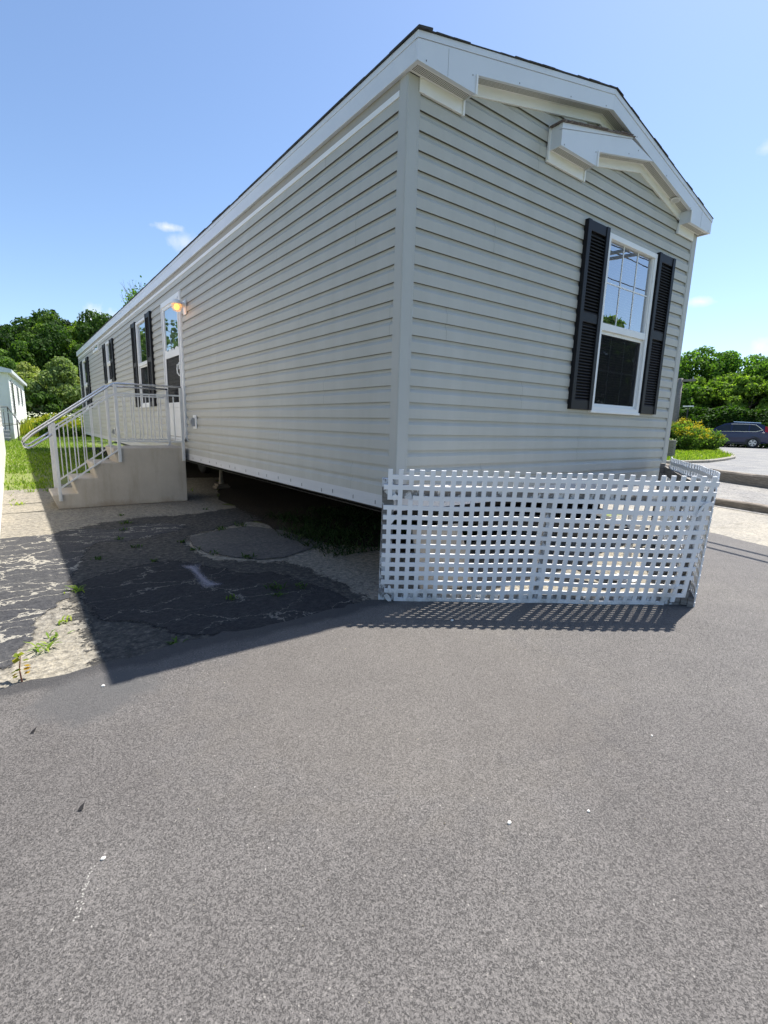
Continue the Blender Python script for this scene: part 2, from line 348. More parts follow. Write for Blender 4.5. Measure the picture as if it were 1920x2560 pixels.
# ------------------------------------------------------------ builders
ORG = {}
def tag(o, label, cat, group=None, kind=None):
    o['label'] = label; o['category'] = cat
    if group: o['group'] = group
    if kind: o['kind'] = kind
    return o
def thing(name, label, cat, loc=(0, 0, 0), group=None):
    o = bpy.data.objects.new(name, None); COL.objects.link(o); o.location = loc; o.empty_display_size = .2
    ORG[o.name] = Vector(loc); return tag(o, label, cat, group)
class MB:
    def __init__(s): s.v = []; s.f = []; s.m = []
    def add(s, vs, fs, mi=0):
        n = len(s.v); s.v += [tuple(v) for v in vs]; s.f += [tuple(i+n for i in q) for q in fs]; s.m += [mi]*len(fs)
        return s
    def box(s, a, b, c, d, e, g, mi=0):
        return s.add([(a, c, e), (b, c, e), (b, d, e), (a, d, e), (a, c, g), (b, c, g), (b, d, g), (a, d, g)],
                     [(0, 3, 2, 1), (4, 5, 6, 7), (0, 1, 5, 4), (1, 2, 6, 5), (2, 3, 7, 6), (3, 0, 4, 7)], mi)
    def hexa(s, p, mi=0):   # 8 points like box order
        return s.add(p, [(0, 3, 2, 1), (4, 5, 6, 7), (0, 1, 5, 4), (1, 2, 6, 5), (2, 3, 7, 6), (3, 0, 4, 7)], mi)
    def bar(s, p, q, wd, th, side=None, mi=0):
        p = Vector(p); q = Vector(q); d = (q-p).normalized()
        side = Vector(side) if side is not None else Vector((0, 1, 0))
        a = (side-d*side.dot(d)).normalized()*wd/2; b = d.cross(a).normalized()*th/2
        return s.hexa([p-a-b, q-a-b, q+a-b, p+a-b, p-a+b, q-a+b, q+a+b, p+a+b], mi)
    def tube(s, pts, rad, seg=8, mi=0, cap=True):
        pts = [Vector(p) for p in pts]; n = len(pts)
        rs = rad if isinstance(rad, (list, tuple)) else [rad]*n
        base_ = len(s.v); ref = Vector((0.13, .31, 1)).normalized()
        for i, p in enumerate(pts):
            t = (pts[min(i+1, n-1)]-pts[max(i-1, 0)]).normalized()
            rf = ref if abs(t.dot(ref)) < .95 else Vector((1, 0, 0))
            a = t.cross(rf).normalized(); b = t.cross(a)
            for k in range(seg):
                an = 2*math.pi*k/seg; s.v.append(tuple(p+(a*math.cos(an)+b*math.sin(an))*rs[i]))
        for i in range(n-1):
            for k in range(seg):
                k2 = (k+1) % seg
                s.f.append((base_+i*seg+k, base_+i*seg+k2, base_+(i+1)*seg+k2, base_+(i+1)*seg+k)); s.m.append(mi)
        if cap:
            s.f.append(tuple(base_+k for k in reversed(range(seg)))); s.m.append(mi)
            s.f.append(tuple(base_+(n-1)*seg+k for k in range(seg))); s.m.append(mi)
        return s
    def prism(s, pts, fn, t0, t1, mi=0):    # pts 2D polygon (convex or not), fn(a,b,t)->xyz
        n = len(pts)
        vs = [fn(a, b, t0) for a, b in pts]+[fn(a, b, t1) for a, b in pts]
        fs = [tuple(range(n)), tuple(reversed(range(n, 2*n)))]+[(i, n+i, n+(i+1) % n, (i+1) % n) for i in range(n)]
        return s.add(vs, fs, mi)
    def build(s, name, mat, parent=None, smooth=False, bevel=0, tri=False):
        me = bpy.data.meshes.new(name); off = ORG[parent.name] if parent is not None else Vector((0, 0, 0))
        me.from_pydata([(v[0]-off.x, v[1]-off.y, v[2]-off.z) for v in s.v], [], s.f)
        for mt in (mat if isinstance(mat, (list, tuple)) else [mat]): me.materials.append(mt)
        for i, p in enumerate(me.polygons): p.material_index = s.m[i]
        if tri or bevel or True:
            bm = bmesh.new(); bm.from_mesh(me); bmesh.ops.recalc_face_normals(bm, faces=bm.faces)
            if bevel:
                try: bmesh.ops.bevel(bm, geom=[e for e in bm.edges if e.is_manifold and e.calc_face_angle(0) > .6], offset=bevel, segments=1, affect='EDGES', clamp_overlap=True)
                except Exception: pass
            bm.to_mesh(me); bm.free()
        if smooth:
            for p in me.polygons: p.use_smooth = True
        o = bpy.data.objects.new(name, me); COL.objects.link(o)
        if parent is not None: o.parent = parent
        ORG[o.name] = off
        return o
def npmesh(name, V, F, mats, mi=None, parent=None):
    me = bpy.data.meshes.new(name); V = np.asarray(V, np.float32); F = np.asarray(F, np.int32)
    me.vertices.add(len(V)); me.vertices.foreach_set('co', V.ravel())
    k = F.shape[1]; me.loops.add(F.size); me.loops.foreach_set('vertex_index', F.ravel())
    me.polygons.add(len(F)); me.polygons.foreach_set('loop_start', np.arange(0, F.size, k, dtype=np.int32)); me.polygons.foreach_set('loop_total', np.full(len(F), k, np.int32))
    for mt in (mats if isinstance(mats, (list, tuple)) else [mats]): me.materials.append(mt)
    if mi is not None: me.polygons.foreach_set('material_index', np.asarray(mi, np.int32))
    me.update(calc_edges=True); me.validate()
    o = bpy.data.objects.new(name, me); COL.objects.link(o)
    if parent is not None: o.parent = parent
    ORG[o.name] = Vector((0, 0, 0)); return o
def quads(P, A, B):   # centres and half axes -> diamond-ish leaf quads
    V = np.stack([P-A, P+B*.9, P+A, P-B*.9], 1).reshape(-1, 3); F = np.arange(len(P)*4).reshape(-1, 4); return V, F
def rot_dirs(rng, n, upb=.3):
    d = rng.normal(size=(n, 3)); d[:, 2] += upb; d /= np.linalg.norm(d, axis=1)[:, None]; return d
# ------------------------------------------------------------ terrain
def tieline(x, y): return (x-12.3)*.853-(y-1.18)*.521
def terr(x, y):
    s = tieline(x, y); h = 0.0
    if x > 6:
        if s > 1.2: h = .12+.09*min(1, s/20.)
    if x < 9 or s <= 0:
        if y > 7: h = max(h, .0125*(min(y, 44)-7)) if x < 6 else max(h, .0125*(min(y, 44)-7)*max(0, 1-(x-6)/8))
    if y > 56: h += (min(y, 130)-56)*.075
    return h
xs = [-160, -120, -90, -70, -55, -45, -36, -28, -22, -17, -13]+list(np.arange(-10, 10, 1.0))+list(np.arange(10, 34, 1.0))+[36, 40, 46, 55, 70, 90, 120, 160, 220, 320]
ys = [-320, -200, -120, -80, -50, -30, -20, -12, -8, -5, -3, -1, 0, 1]+list(np.arange(2, 46, 1.5))+[48, 52, 56, 60, 66, 74, 84, 98, 116, 130, 180, 260, 400]
V = []; F = []
for y in ys:
    for x in xs:
        V.append((x, y, terr(x, y)-.012+(0 if abs(x) < 9 and y < 7 else 0)))
nx = len(xs)
for j in range(len(ys)-1):
    for i in range(nx-1):
        F.append((j*nx+i, j*nx+i+1, (j+1)*nx+i+1, (j+1)*nx+i))
g = MB().add(V, F).build('ground', M['lawn'], smooth=True); g['kind'] = 'structure'
rnd = random.Random(4)
def jitter_poly(pts, step=.12, amp=.025, seed=0, closed=True):
    rr = random.Random(seed); out = []
    n = len(pts)
    for i in range(n):
        a = Vector(pts[i]+(0,)); b = Vector(pts[(i+1) % n]+(0,)); d = (b-a).length; k = max(1, int(d/step))
        if d > 6: k = 1
        nrm = Vector((-(b-a).y, (b-a).x, 0)).normalized()
        for j in range(k):
            p = a.lerp(b, j/k); o_ = rr.gauss(0, amp) if d <= 6 else 0
            out.append((p.x+nrm.x*o_, p.y+nrm.y*o_))
    return out
def sheet(name, pts, z, mat, th=0.0, kind='structure', hfun=None, jit=(.12, .02), seed=1):
    P = jitter_poly(pts, jit[0], jit[1], seed) if jit else pts
    bm = bmesh.new(); vs = [bm.verts.new((x, y, (hfun(x, y) if hfun else 0)+z)) for x, y in P]
    es = [bm.edges.new((vs[i], vs[(i+1) % len(vs)])) for i in range(len(vs))]
    bmesh.ops.triangle_fill(bm, use_beauty=True, use_dissolve=False, edges=es)
    for fc in bm.faces:
        if fc.normal.z < 0: fc.normal_flip()
    if th:
        bd = [e for e in bm.edges if e.is_boundary]
        rr = bmesh.ops.extrude_edge_only(bm, edges=bd)
        for v in rr['geom']:
            if isinstance(v, bmesh.types.BMVert): v.co.z -= th; v.co.x += 0; 
    me = bpy.data.meshes.new(name); bm.to_mesh(me); bm.free(); me.materials.append(mat)
    o = bpy.data.objects.new(name, me); COL.objects.link(o)
    if kind: o['kind'] = kind
    ORG[o.name] = Vector((0, 0, 0)); return o
def ragged(src, name, amp, bias=0.0):
    mt = src.copy(); mt.name = name; nt = mt.node_tree; b = nt.nodes['Principled BSDF']
    at = nt.nodes.new('ShaderNodeAttribute'); at.attribute_name = 'edge'
    n1_ = noise(nt, 6, 7, .72); n2_ = noise(nt, 38, 5, .75)
    v = mth(nt, 'ADD', mth(nt, 'ADD', at.outputs['Fac'], bias), mth(nt, 'MULTIPLY', mth(nt, 'SUBTRACT', n1_.outputs[0], .5), amp*4))
    v = mth(nt, 'ADD', v, mth(nt, 'MULTIPLY', mth(nt, 'SUBTRACT', n2_.outputs[0], .5), amp*1.8))
    t = nt.nodes.new('ShaderNodeBsdfTransparent'); ms = nt.nodes.new('ShaderNodeMixShader')
    nt.links.new(mth(nt, 'MULTIPLY', v, 60, True), ms.inputs[0]); nt.links.new(t.outputs[0], ms.inputs[1]); nt.links.new(b.outputs[0], ms.inputs[2])
    nt.links.new(ms.outputs[0], nt.nodes['Material Output'].inputs[0]); return mt
def softsheet(name, pts, z, mat, margin, step=.05):
    P = np.array(pts); A = P; B = np.roll(P, -1, 0); x0, y0 = P.min(0)-margin; x1, y1 = P.max(0)+margin
    gx = np.arange(x0, x1+step, step); gy = np.arange(y0, y1+step, step); X, Y = np.meshgrid(gx, gy); Q = np.stack([X.ravel(), Y.ravel()], 1)
    d = np.full(len(Q), 1e9); ins = np.zeros(len(Q), bool)
    for a, b in zip(A, B):
        ab = b-a; t = np.clip(((Q-a)@ab)/(ab@ab), 0, 1); d = np.minimum(d, np.linalg.norm(Q-(a+t[:, None]*ab), axis=1))
        c = ((a[1] > Q[:, 1]) != (b[1] > Q[:, 1])); 
        with np.errstate(divide='ignore', invalid='ignore'): xi = (b[0]-a[0])*(Q[:, 1]-a[1])/(b[1]-a[1])+a[0]
        ins ^= c & (Q[:, 0] < xi)
    sd_ = np.where(ins, d, -d); nx_ = len(gx); ny_ = len(gy)
    k = (np.arange(ny_-1)[:, None]*nx_+np.arange(nx_-1)[None, :]).ravel()
    F = np.stack([k, k+1, k+nx_+1, k+nx_], 1); keep = sd_[F].max(1) > -margin; F = F[keep]
    use = np.unique(F); mp_ = -np.ones(len(Q), int); mp_[use] = np.arange(len(use)); F = mp_[F]; Q = Q[use]; sv = sd_[use]
    zz = np.array([max(0, terr(x, y)) for x, y in Q])+z
    o = npmesh(name, np.column_stack([Q, zz]), F, mat); o['kind'] = 'structure'
    at = o.data.attributes.new('edge', 'FLOAT', 'POINT'); at.data.foreach_set('value', sv.astype(np.float32)); return o
# old pavement in strips so it can follow the slight rise
def gridsheet(name, x0, x1, y0, y1, z, mat, n=14, hf=terr):
    V = [(x0+(x1-x0)*i/n, y0+(y1-y0)*j/n, hf(x0+(x1-x0)*i/n, y0+(y1-y0)*j/n)+z) for j in range(n+1) for i in range(n+1)]
    F = [(j*(n+1)+i, j*(n+1)+i+1, (j+1)*(n+1)+i+1, (j+1)*(n+1)+i) for j in range(n) for i in range(n)]
    o = MB().add(V, F).build(name, mat); o['kind'] = 'structure'; return o
sheet('pavement', [(-9, -.6), (1.0, -.6), (1.0, -1.6), (5.6, -1.6), (5.6, 1.0), (.9, 1.0), (.35, 1.9), (.25, 3.2), (.5, 5.5), (1.5, 8.2), (.2, 8.6), (-.6, 8.0), (-1.4, 8.3), (-2.0, 7.7), (-9, 8.0)], .0, M['old'], jit=(.2, .06), seed=3, hfun=terr)
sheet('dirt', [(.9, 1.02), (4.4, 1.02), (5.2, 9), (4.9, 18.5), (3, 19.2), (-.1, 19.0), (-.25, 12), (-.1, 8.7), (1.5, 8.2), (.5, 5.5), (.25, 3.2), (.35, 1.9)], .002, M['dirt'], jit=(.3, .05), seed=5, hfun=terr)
P1 = [(-2.9, 3.75), (-2.41, 3.57), (-2.19, 3.58), (-1.97, 3.55), (-1.83, 3.72), (-1.53, 3.71), (-1.42, 3.49), (-1.26, 3.61), (-1.1, 3.69), (-0.77, 3.63), (-0.59, 3.4), (-0.71, 3.08), (-1.07, 2.93), (-1.36, 2.79), (-1.56, 2.94), (-1.71, 2.67), (-1.78, 2.34), (-1.85, 1.95), (-1.92, 1.78), (-1.96, 1.6), (-1.97, 1.23), (-2.11, 0.97), (-2.19, 0.85), (-2.2, 0.59), (-2.24, 0.46), (-2.3, 0.45), (-2.33, 0.38), (-2.26, 0.29), (-2.3, 0.17), (-2.6, 0.3)]
P2 = [(-1.92, 1.49), (-1.76, 1.67), (-1.59, 1.76), (-1.31, 1.81), (-1.13, 1.83), (-0.95, 1.52), (-0.82, 1.32), (-0.76, 1.13), (-0.69, 1.06), (-0.52, 1.03), (-0.43, 0.8), (-0.42, 0.61), (-0.36, 0.5), (-0.32, 0.2), (-0.34, -.1), (-0.45, -0.12), (-0.76, -0.12), (-1.14, -0.06), (-1.41, .05), (-1.54, 0.14), (-1.6, 0.31), (-1.72, 0.5), (-1.89, 0.65), (-1.92, 1.11)]
softsheet('sealed_patch', P1, .006, ragged(M['seal'], 'sealed_patch_ragged', .045), .12)
softsheet('sealed_patch', P2, .0075, ragged(M['seal2'], 'sealed_patch_sound_ragged', .05), .14)
softsheet('worn_patch', [(-1.93, .35), (-1.95, -.03), (-1.46, -.1), (-1.0, -.2), (-.3, -.1), (-.2, .3), (-.25, 1.2), (-.5, 1.35), (-.9, 1.75), (-.9, 2.4), (-.75, 2.75), (-.2, 3.1), (.3, 3.3), (.4, 4.3), (-.3, 4.0), (-1.0, 4.1), (-1.5, 3.9), (-1.6, 3.8), (-1.75, 2.6), (-1.9, 1.9), (-1.97, 1.3)], .003, ragged(M['worn'], 'worn_pavement_ragged', .13, .04), .35)
slabp = [(-0.76, 2.67), (-0.39, 2.86), (-0.02, 2.95), (0.07, 2.86), (0.3, 2.5), (.35, 1.9), (.3, 1.62), (-0.21, 1.38), (-0.46, 1.44), (-0.64, 1.64), (-0.8, 1.94), (-0.83, 2.29)]
softsheet('concrete_pad', slabp, .009, ragged(M['slab'], 'smooth_slab_ragged', .018), .06)
# new asphalt drive
sheet('drive', [(-9, -.05), (-2.365, -.055), (-2.18, -.055), (-1.947, -.05), (-1.562, -.02), (-1.29, -.02), (-.944, -.05), (-.648, -.04), (-.214, .0), (-.12, -.06), (.25, -.33), (.95, -.83), (1.66, -1.33), (2.4, -.95), (3.9, -.1), (4.5, -.16), (4.95, -.3), (4.62, -1.05), (4.3, -2.2), (3.2, -7), (2.5, -14), (-9, -14)], .016, M['asph'], th=.02, jit=(.06, .014), seed=11)
# right-hand side: apron, old street, timbers
sheet('apron', [(4.95, -.3), (4.62, -1.05), (4.3, -2.2), (4.0, -3.3), (6.9, -4), (7.35, -.3), (8.3, 3), (8.6, 6), (5.4, 6), (5.4, .6)], .006, M['apron'], jit=(.15, .03), seed=13, hfun=terr)
def lp(s, t, z=0):   # point at distance s beyond the tie line, t along it
    return (12.3+.853*s+.521*t, 1.18-.521*s+.853*t)
sheet('road', [(6.9, -4), (7.35, -.3), (8.3, 3), (8.8, 7)]+[lp(-.1, 6), lp(-.1, -9)], .012, M['road'], jit=(.3, .02), seed=14, hfun=lambda x, y: .0)
# street above the timbers
def sh(x, y):
    s = max(0.0, tieline(x, y)); return .27+.09*min(1, s/20.)
def streetgrid():
    n1_, n2_ = 30, 24; V = []; F = []
    for j in range(n1_+1):
        s = .25+(j/n1_)**1.6*75
        for i in range(n2_+1):
            t = -14+i*(60/n2_); x, y = lp(s, t); V.append((x, y, sh(x, y)+.012))
    for j in range(n1_):
        for i in range(n2_): F.append((j*(n2_+1)+i, j*(n2_+1)+i+1, (j+1)*(n2_+1)+i+1, (j+1)*(n2_+1)+i))
    o = MB().add(V, F).build('street', M['street']); o['kind'] = 'structure'
streetgrid()
isl = [(14.3, 4.75), (15.3, 4.35), (16.6, 4.15), (18.5, 4.35), (20.7, 4.75), (22.8, 5.45), (26.2, 7.05), (33, 9.8), (36, 16), (30, 20), (18, 12)]
sheet('island_verge', isl, .05, M['lawn'], jit=None, hfun=sh)
cb = MB(); 
for i in range(6):
    a, b = isl[i], isl[i+1]
    d = Vector((b[0]-a[0], b[1]-a[1], 0)).normalized(); nn = Vector((-d.y, d.x, 0))*.09
    za, zb = sh(*a)+.10, sh(*b)+.10
    cb.hexa([(a[0]-nn.x, a[1]-nn.y, za-.12), (b[0]-nn.x, b[1]-nn.y, zb-.12), (b[0]+nn.x, b[1]+nn.y, zb-.12), (a[0]+nn.x, a[1]+nn.y, za-.12), (a[0]-nn.x, a[1]-nn.y, za), (b[0]-nn.x, b[1]-nn.y, zb), (b[0]+nn.x, b[1]+nn.y, zb), (a[0]+nn.x, a[1]+nn.y, za)])
tag(cb.build('kerb', M['apron'], bevel=.02), 'pale concrete kerb curving round the grass island', 'kerb')
def timber(p, q, z0, hgt, wd, label, seed, group=None):
    rr = random.Random(seed); a = Vector(p+(0,)); b = Vector(q+(0,)); n = 14; mb = MB(); d = (b-a).normalized(); s = Vector((-d.y, d.x, 0))
    rows = []
    for i in range(n+1):
        c = a.lerp(b, i/n); w_ = wd/2*(1+rr.uniform(-.08, .08)); h_ = hgt*(1+rr.uniform(-.07, .07)); o_ = rr.uniform(-.02, .02)
        rows.append([(c.x+s.x*(x+o_), c.y+s.y*(x+o_), z0+z) for x, z in ((-w_, -.03), (w_, -.03), (w_, h_*.85), (w_*.8, h_), (-w_*.8, h_), (-w_, h_*.85))])
    for i in range(n):
        for k in range(6):
            k2 = (k+1) % 6
            mb.add([rows[i][k], rows[i][k2], rows[i+1][k2], rows[i+1][k]], [(0, 1, 2, 3)])
    mb.add(rows[0], [(0, 1, 2, 3, 4, 5)]); mb.add(rows[n], [(5, 4, 3, 2, 1, 0)])
    o = mb.build('timber_beam', M['tie']); bm = bmesh.new(); bm.from_mesh(o.data); bmesh.ops.remove_doubles(bm, verts=bm.verts, dist=1e-4); bmesh.ops.recalc_face_normals(bm, faces=bm.faces); bm.to_mesh(o.data); bm.free()
    tag(o, label, 'timber beam', group)
timber((7.16, -1.9), (8.25, 2.0), .01, .12, .17, 'long weathered landscaping timber lying between pale apron and old road', 1)
timber(lp(0, -6.5), lp(0, -1.2), .02, .26, .26, 'thick grey timber edging the raised street, nearest the frame edge', 2, 'timbers edging the raised street')
timber(lp(.05, -1.1), lp(-.05, 4.4), .02, .27, .28, 'thick grey timber edging the raised street behind the white lattice', 3, 'timbers edging the raised street')
# ------------------------------------------------------------ mobile home
W = 4.187; LN = 18.82; SC = .1143; ZS = .747; RX = W/2
house = thing('mobile_home', 'long sage green mobile home with white gable fascia, raised above the cracked pavement', 'mobile home')
def side(a, z, o): return (-o, a, z)          # on the x=0 wall, a runs along y
def front(a, z, o): return (a, -o, z)         # on the y=0 wall, a runs along x
def rside(a, z, o): return (W+o, a, z)
def back(a, z, o): return (a, LN+o, z)
PROF = [(-.0205, .012), (-.0070, .011), (-.0066, 0), (-.0045, .0001), (-.0045, .068), (-.0190, .092), (-.0200, SC-.001), (-.0205, SC+.012)]
def siding(fn, lim, ztop, openings, name, mat, z0=ZS):
    mb = MB(); n = int(math.ceil((ztop-z0)/SC))
    cuts = sorted(set([z for o in openings for z in (o[2], o[3])]+[ztop]))
    for c in range(n):
        for kseg, ((o1, d1), (o2, d2)) in enumerate(zip(PROF[:-1], PROF[1:])):
            za, zb = z0+c*SC+d1, z0+c*SC+d2
            if zb < za: za, zb, o1, o2 = zb, za, o2, o1
            lv = [za]+[q for q in cuts if za < q < zb]+[zb]
            for p, q in zip(lv[:-1], lv[1:]):
                if p >= ztop-1e-6: continue
                k1 = (p-za)/(zb-za); k2 = (q-za)/(zb-za); oa = o1+(o2-o1)*k1; ob = o1+(o2-o1)*k2; mid = (p+q)/2
                la = lim(p); lb = lim(q)
                if la is None or lb is None: continue
                holes = sorted([(o[0], o[1]) for o in openings if o[2] < mid < o[3]])
                st_a, st_b = la[0], lb[0]; segs = []
                for h in holes:
                    segs.append((st_a, st_b, h[0], h[0])); st_a = st_b = h[1]
                segs.append((st_a, st_b, la[1], lb[1]))
                for a1, b1, a2, b2 in segs:
                    if a2-a1 > .001 or b2-b1 > .001:
                        mb.add([fn(a1, p, oa), fn(a2, p, oa), fn(b2, q, ob), fn(b1, q, ob)], [(0, 1, 2, 3)], 1 if kseg in (0, 1, 6) else 0)  # gap behind each lip gets a dark colour as painted-in shade
                if fn in (side, front) and kseg in (3, 4, 5):
                    pr_ = c//2; a = ((pr_*1.37+(.6 if fn is side else .9)) % 3.66)
                    while a < la[1]:
                        if a > la[0]+.05 and a < lb[1]-.05 and not any(h[0]-.02 < a < h[1]+.02 for h in holes):
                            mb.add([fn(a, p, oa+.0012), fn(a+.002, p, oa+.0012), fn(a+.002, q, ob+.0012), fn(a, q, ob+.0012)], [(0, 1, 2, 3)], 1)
                        a += 3.66
    o = mb.build(name, [mat, M['lapseam_and_shade']], house); return o
# openings (a0,a1,z0,z1)
WG = (2.43, 3.30, 1.48, 3.03)
SW = [(7.66, 8.46, 1.53, 3.10), (11.78, 12.38, 2.20, 3.14), (16.66, 17.62, 1.58, 3.12), (13.78, 14.72, 3.20, 3.31)]
DOOR = (5.34, 6.36, 1.0, 3.08)
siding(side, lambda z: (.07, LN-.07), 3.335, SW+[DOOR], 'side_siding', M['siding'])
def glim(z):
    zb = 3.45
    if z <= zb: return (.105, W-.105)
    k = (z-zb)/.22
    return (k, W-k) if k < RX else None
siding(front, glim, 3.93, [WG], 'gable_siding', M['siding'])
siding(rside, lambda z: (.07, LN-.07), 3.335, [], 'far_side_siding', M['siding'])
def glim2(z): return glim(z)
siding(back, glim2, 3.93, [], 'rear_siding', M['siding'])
# corner trim; the lips are dark through their painted-in shade colour
def post(x0, x1, y0, y1, z0=.747, z1=3.425):
    return MB().box(x0, x1, y0, y1, z0, z1)
cpb = MB()
cpb.box(0, .085, 0, .012, .745, 3.43).box(0, .012, .012, .085, .745, 3.43)          # near corner, L-shaped
cpb.box(.085, .105, .003, .02, .745, 3.43); cpb.box(.003, .02, .085, .098, .745, 3.35)
cpb.build('corner_trim', M['post'], house, bevel=.002)
MB().box(W-.1, W, 0, .012, .745, 3.43).box(W-.012, W, .012, .085, .745, 3.43).box(W-.115, W-.1, .003, .02, .745, 3.43).build('corner_trim', M['post'], house, bevel=.002)
MB().box(0, .012, LN-.1, LN, .745, 3.40).box(.012, .09, LN-.012, LN, .745, 3.43).build('corner_trim', M['post'], house)
MB().box(W-.012, W, LN-.1, LN, .745, 3.40).box(W-.09, W-.012, LN-.012, LN, .745, 3.43).build('corner_trim', M['post'], house)
# base boards
bb = MB(); bb.box(.004, .03, .02, LN-.01, .650, .747)
bb.box(.03, W-.03, .004, .03, .648, .747); bb.box(W-.03, W-.004, .02, LN-.01, .65, .747)
rr = random.Random(3); yy = .25
while yy < 7.5:
    z = .69+rr.uniform(-.012, .012); bb.box(.0015, .0045, yy, yy+.004, z-.016, z+.014, 1); yy += rr.uniform(.18, .42)
xx = .5
while xx < 4: bb.box(xx, xx+.004, .0015, .0045, .68, .71, 1); xx += rr.uniform(.3, .6)
bb.build('base_board', [M['board'], M['steel']], house)
MB().box(W-.06, W-.035, 1.0, LN-.1, .0, .655).build('light_blocking_skirt', M['dark'], house)  # skirting added on the far side to keep light from under the floor
# floor underside + chassis
MB().box(.04, W-.04, .04, LN-.04, .655, .735).build('floor_underside', M['dark'], house)
ch = MB()
for x in (.95, W-.95):
    ch.box(x-.07, x+.07, .25, LN-.3, .63, .645); ch.box(x-.005, x+.005, .25, LN-.3, .37, .63); ch.box(x-.07, x+.07, .25, LN-.3, .355, .37)
for k in range(14):
    y = .5+k*1.35; ch.box(.955, W-.955, y-.03, y+.03, .5, .6)
ch.build('chassis', M['steel'], house)
# roof
def zt(x): return 3.58+.22*(x if x <= RX else W-x)
def zb(x): return 3.43+.22*(x if x <= RX else W-x)
rf = MB(); rr = random.Random(8)
e = .034
for sgn in (0, 1):
    fx = (lambda x: x) if sgn == 0 else (lambda x: W-x)
    rf.hexa([(fx(-e), -.126, 3.58-.22*e+.002), (fx(RX), -.128, zt(RX)+.002), (fx(RX), LN+.14, zt(RX)+.002), (fx(-e), LN+.14, 3.58-.22*e+.002),
             (fx(-e), -.126, 3.58-.22*e+.008), (fx(RX), -.128, zt(RX)+.008), (fx(RX), LN+.14, zt(RX)+.008), (fx(-e), LN+.14, 3.58-.22*e+.008)])
    # shingle courses, each a lapped step, with ragged butts along the gable edge
    k = 0; x = -e-.008
    while x < RX-.02:
        x2 = min(x+.145, RX); dy = rr.uniform(-.004, .016); h1 = .004+rr.uniform(0, .004)
        rf.hexa([(fx(x), -.130+dy, zt(0)+.22*x+.004), (fx(x2), -.130+dy, zt(0)+.22*x2+.004), (fx(x2), LN+.15, zt(0)+.22*x2+.004), (fx(x), LN+.15, zt(0)+.22*x+.004),
                 (fx(x), -.130+dy, zt(0)+.22*x+.006+h1), (fx(x2), -.130+dy, zt(0)+.22*x2+.010), (fx(x2), LN+.15, zt(0)+.22*x2+.010), (fx(x), LN+.15, zt(0)+.22*x+.006+h1)])
        x = x2
# ragged tabs along the near eave
y = -.14
while y < LN:
    wd = rr.uniform(.25, .33); d = rr.uniform(.0, .012); hh = rr.uniform(.004, .013)
    rf.hexa([(-e-.006-d*.5, y, zt(0)+.22*(-e-.014)+.006), (-e+.1, y, zt(0)+.22*(-e+.1)+.006), (-e+.1, y+wd, zt(0)+.22*(-e+.1)+.006), (-e-.006-d*.5, y+wd, zt(0)+.22*(-e-.014)+.006),
             (-e-.006-d*.5, y, zt(0)+.22*(-e-.014)+.012+hh), (-e+.1, y, zt(0)+.22*(-e+.1)+.020), (-e+.1, y+wd, zt(0)+.22*(-e+.1)+.020), (-e-.006-d*.5, y+wd, zt(0)+.22*(-e-.014)+.012+hh)])
    y += wd+.006
roof = rf.build('roof', M['shingle'], house)
# eave fascia along both long sides
ef = MB(); ef.box(-.030, -.012, -.094, LN+.12, 3.425, 3.5375); ef.box(-.034, -.010, -.089, LN+.122, 3.5378, 3.575); ef.box(-.012, .004, -.09, LN+.1, 3.428, 3.434)
ef.build('eave_fascia', M['fascia'], house, bevel=.002)
ef = MB(); ef.box(W+.012, W+.03, -.094, LN+.12, 3.425, 3.536); ef.box(W+.010, W+.034, -.089, LN+.122, 3.538, 3.575)
ef.build('eave_fascia', M['fascia'], house)
MB().box(-.012, .02, -.0, LN, 3.44, 3.46).build('eave_soffit', M['grey'], house)
MB().box(-.003, .02, .088, LN-.05, 3.330, 3.368).build('frieze_trim', M['white'], house, bevel=.002)
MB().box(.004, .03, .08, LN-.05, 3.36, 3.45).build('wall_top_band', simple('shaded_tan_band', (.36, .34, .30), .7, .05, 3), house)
# gable fascia (outline polygons in the x-z plane)
def gp(pts, y0, y1, name, mat, mi=0, bevel=0.0, parent=None, nails=(), joints=()):
    mb = MB().prism(pts, lambda a, b, t: (a, t, b), y0, y1)
    for a, b in nails: mb.box(a-.003, a+.003, y0-.0022, y0+.001, b-.004, b+.004, 1)
    for a, b0, b1 in joints: mb.box(a, a+.0016, y0-.0008, y0+.001, b0, b1, 1)
    return mb.build(name, [mat, M['nailhead']], parent or house, bevel=0)
rl = .473; rr_ = W-rl; gxl, gxr = 1.43, 1.93; gpk = RX+(RX-1.357)
JX = 2.452; JZ = zb(JX)
low = [(-.03, 3.425), (rl, 3.425), (rl, zb(rl))]
gp(low+[(RX, zb(RX)), (RX, zb(RX)+.108), (0-.03, 3.536)], -.118, -.095, 'gable_fascia', M['fascia'], nails=[(.04, 3.445), (.44, 3.52), (.9, zb(.9)+.015), (1.5, zb(1.5)+.015), (1.98, zb(1.98)+.015)], joints=[(.22, 3.43, 3.58)])
gp([(RX+.001, zb(RX)), (rr_, zb(rr_)), (rr_, 3.425), (W+.03, 3.425), (W+.03, 3.536), (RX+.001, zb(RX)+.108)], -.118, -.095, 'gable_fascia', M['fascia'], nails=[(2.5, zb(2.5)+.02), (3.1, zb(3.1)+.015), (3.68, zb(3.68)+.01), (4.15, 3.44)], joints=[(3.95, 3.43, 3.58)])
gp([(-.034, 3.538), (RX, zb(RX)+.110), (RX, zt(RX)-.003), (-.034, 3.575)], -.122, -.09, 'drip_edge', M['fascia'], bevel=.0015)
gp([(W+.034, 3.538), (RX+.001, zb(RX)+.110), (RX+.001, zt(RX)-.003), (W+.034, 3.575)], -.122, -.09, 'drip_edge', M['fascia'], bevel=.0015)
